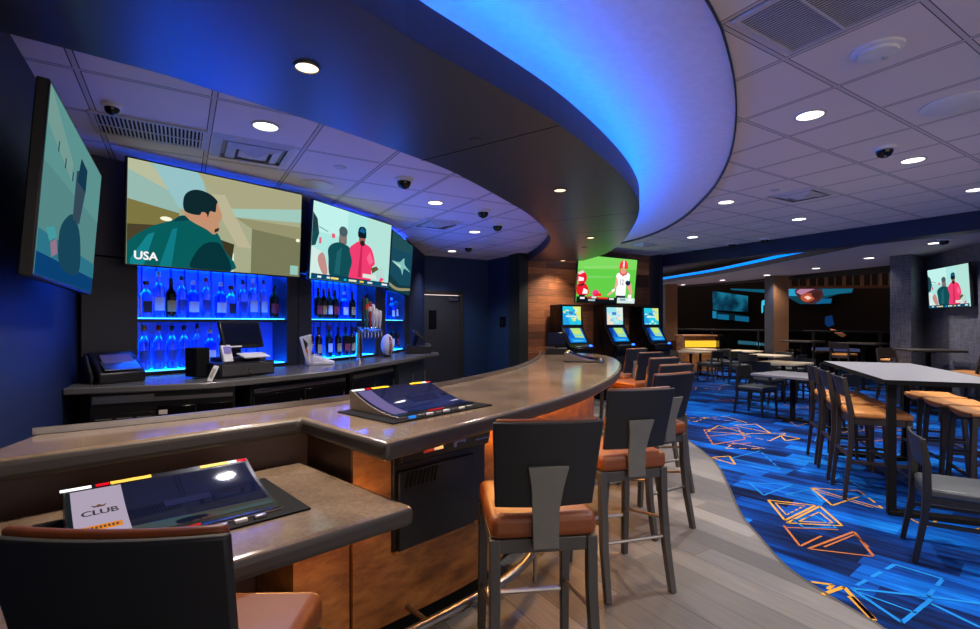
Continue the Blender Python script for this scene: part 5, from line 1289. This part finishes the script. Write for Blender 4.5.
def diffuser(label, c, z, w=.54):
    t = thing('air_diffuser', label, 'air vent', V3(c, z - .001), YAW, 'square ceiling air diffusers')
    mb = MB(); mb.box((0, 0, -.002), (w * .8, w * .8, .003)); mb.build('backing', M['bracket'], t)
    for k, (s, d) in enumerate(((1.0, .0), (.66, -.018), (.36, -.03))):
        W_, b = w * s, w * .11
        rows = []
        for q, zz in ((W_ / 2, d), (W_ / 2 - b, d - .022)):
            rows.append([(-q, -q, zz), (q, -q, zz), (q, q, zz), (-q, q, zz)])
        mb = MB(); mb.loft(rows, True)
        if k == 2: mb.face([(-W_ / 2 + b, -W_ / 2 + b, d - .022), (W_ / 2 - b, -W_ / 2 + b, d - .022), (W_ / 2 - b, W_ / 2 - b, d - .022), (-W_ / 2 + b, W_ / 2 - b, d - .022)])
        mb.build('louvre_ring', M['offwhite'], t)
diffuser('square stepped diffuser above the right end of the jacket television', W(253, 151, ZB), ZB)
diffuser('square diffuser in the bar ceiling above the underwater television', W(437, 223.5, ZB), ZB)
diffuser('square diffuser in the middle of the main ceiling', W(802, 194.5, ZM), ZM)
diffuser('small diffuser in the main ceiling near the tip of the soffit', W(643, 244.5, ZM), ZM, .4)
# blue light tape above the bar televisions
for i in range(3):
    a, d, L, an = seg[i]; q = Vector((d.y, -d.x))
    mb = MB(); mb.tube([V3(a + q * .03 + d * .35, 2.765), V3(a + q * .03 + d * (L - .3), 2.765)], .008, 6)
    o = mb.build('led_strip', emit((30, 70, 255), 14.0)); tag(o, 'blue light tape on the wall above the %s television' % ('jacket', 'two-man', 'underwater')[i], 'light strip')
# ------------------------------------------------------------------ ambient, camera, view
w = bpy.data.worlds.new('world'); S.world = w; w.use_nodes = True
w.node_tree.nodes['Background'].inputs[0].default_value = (.71, .60, .55, 1); w.node_tree.nodes['Background'].inputs[1].default_value = 1.3
cam = bpy.data.cameras.new('camera'); co_ = bpy.data.objects.new('camera', cam); C.objects.link(co_)
co_.location = (0, 0, CAMZ); co_.rotation_euler = (PI / 2, 0, 0)
cam.sensor_width = 36; cam.lens = FOC / 980 * 36; cam.shift_y = (CV - 314.5) / 980; cam.clip_start = .02; cam.clip_end = 200
S.camera = co_
S.view_settings.view_transform = 'Standard'; S.view_settings.look = 'None'; S.view_settings.exposure = 0.45; S.view_settings.gamma = 1.0
S.view_settings.use_curve_mapping = False
S.cycles.max_bounces = 8; S.cycles.sample_clamp_indirect = 6
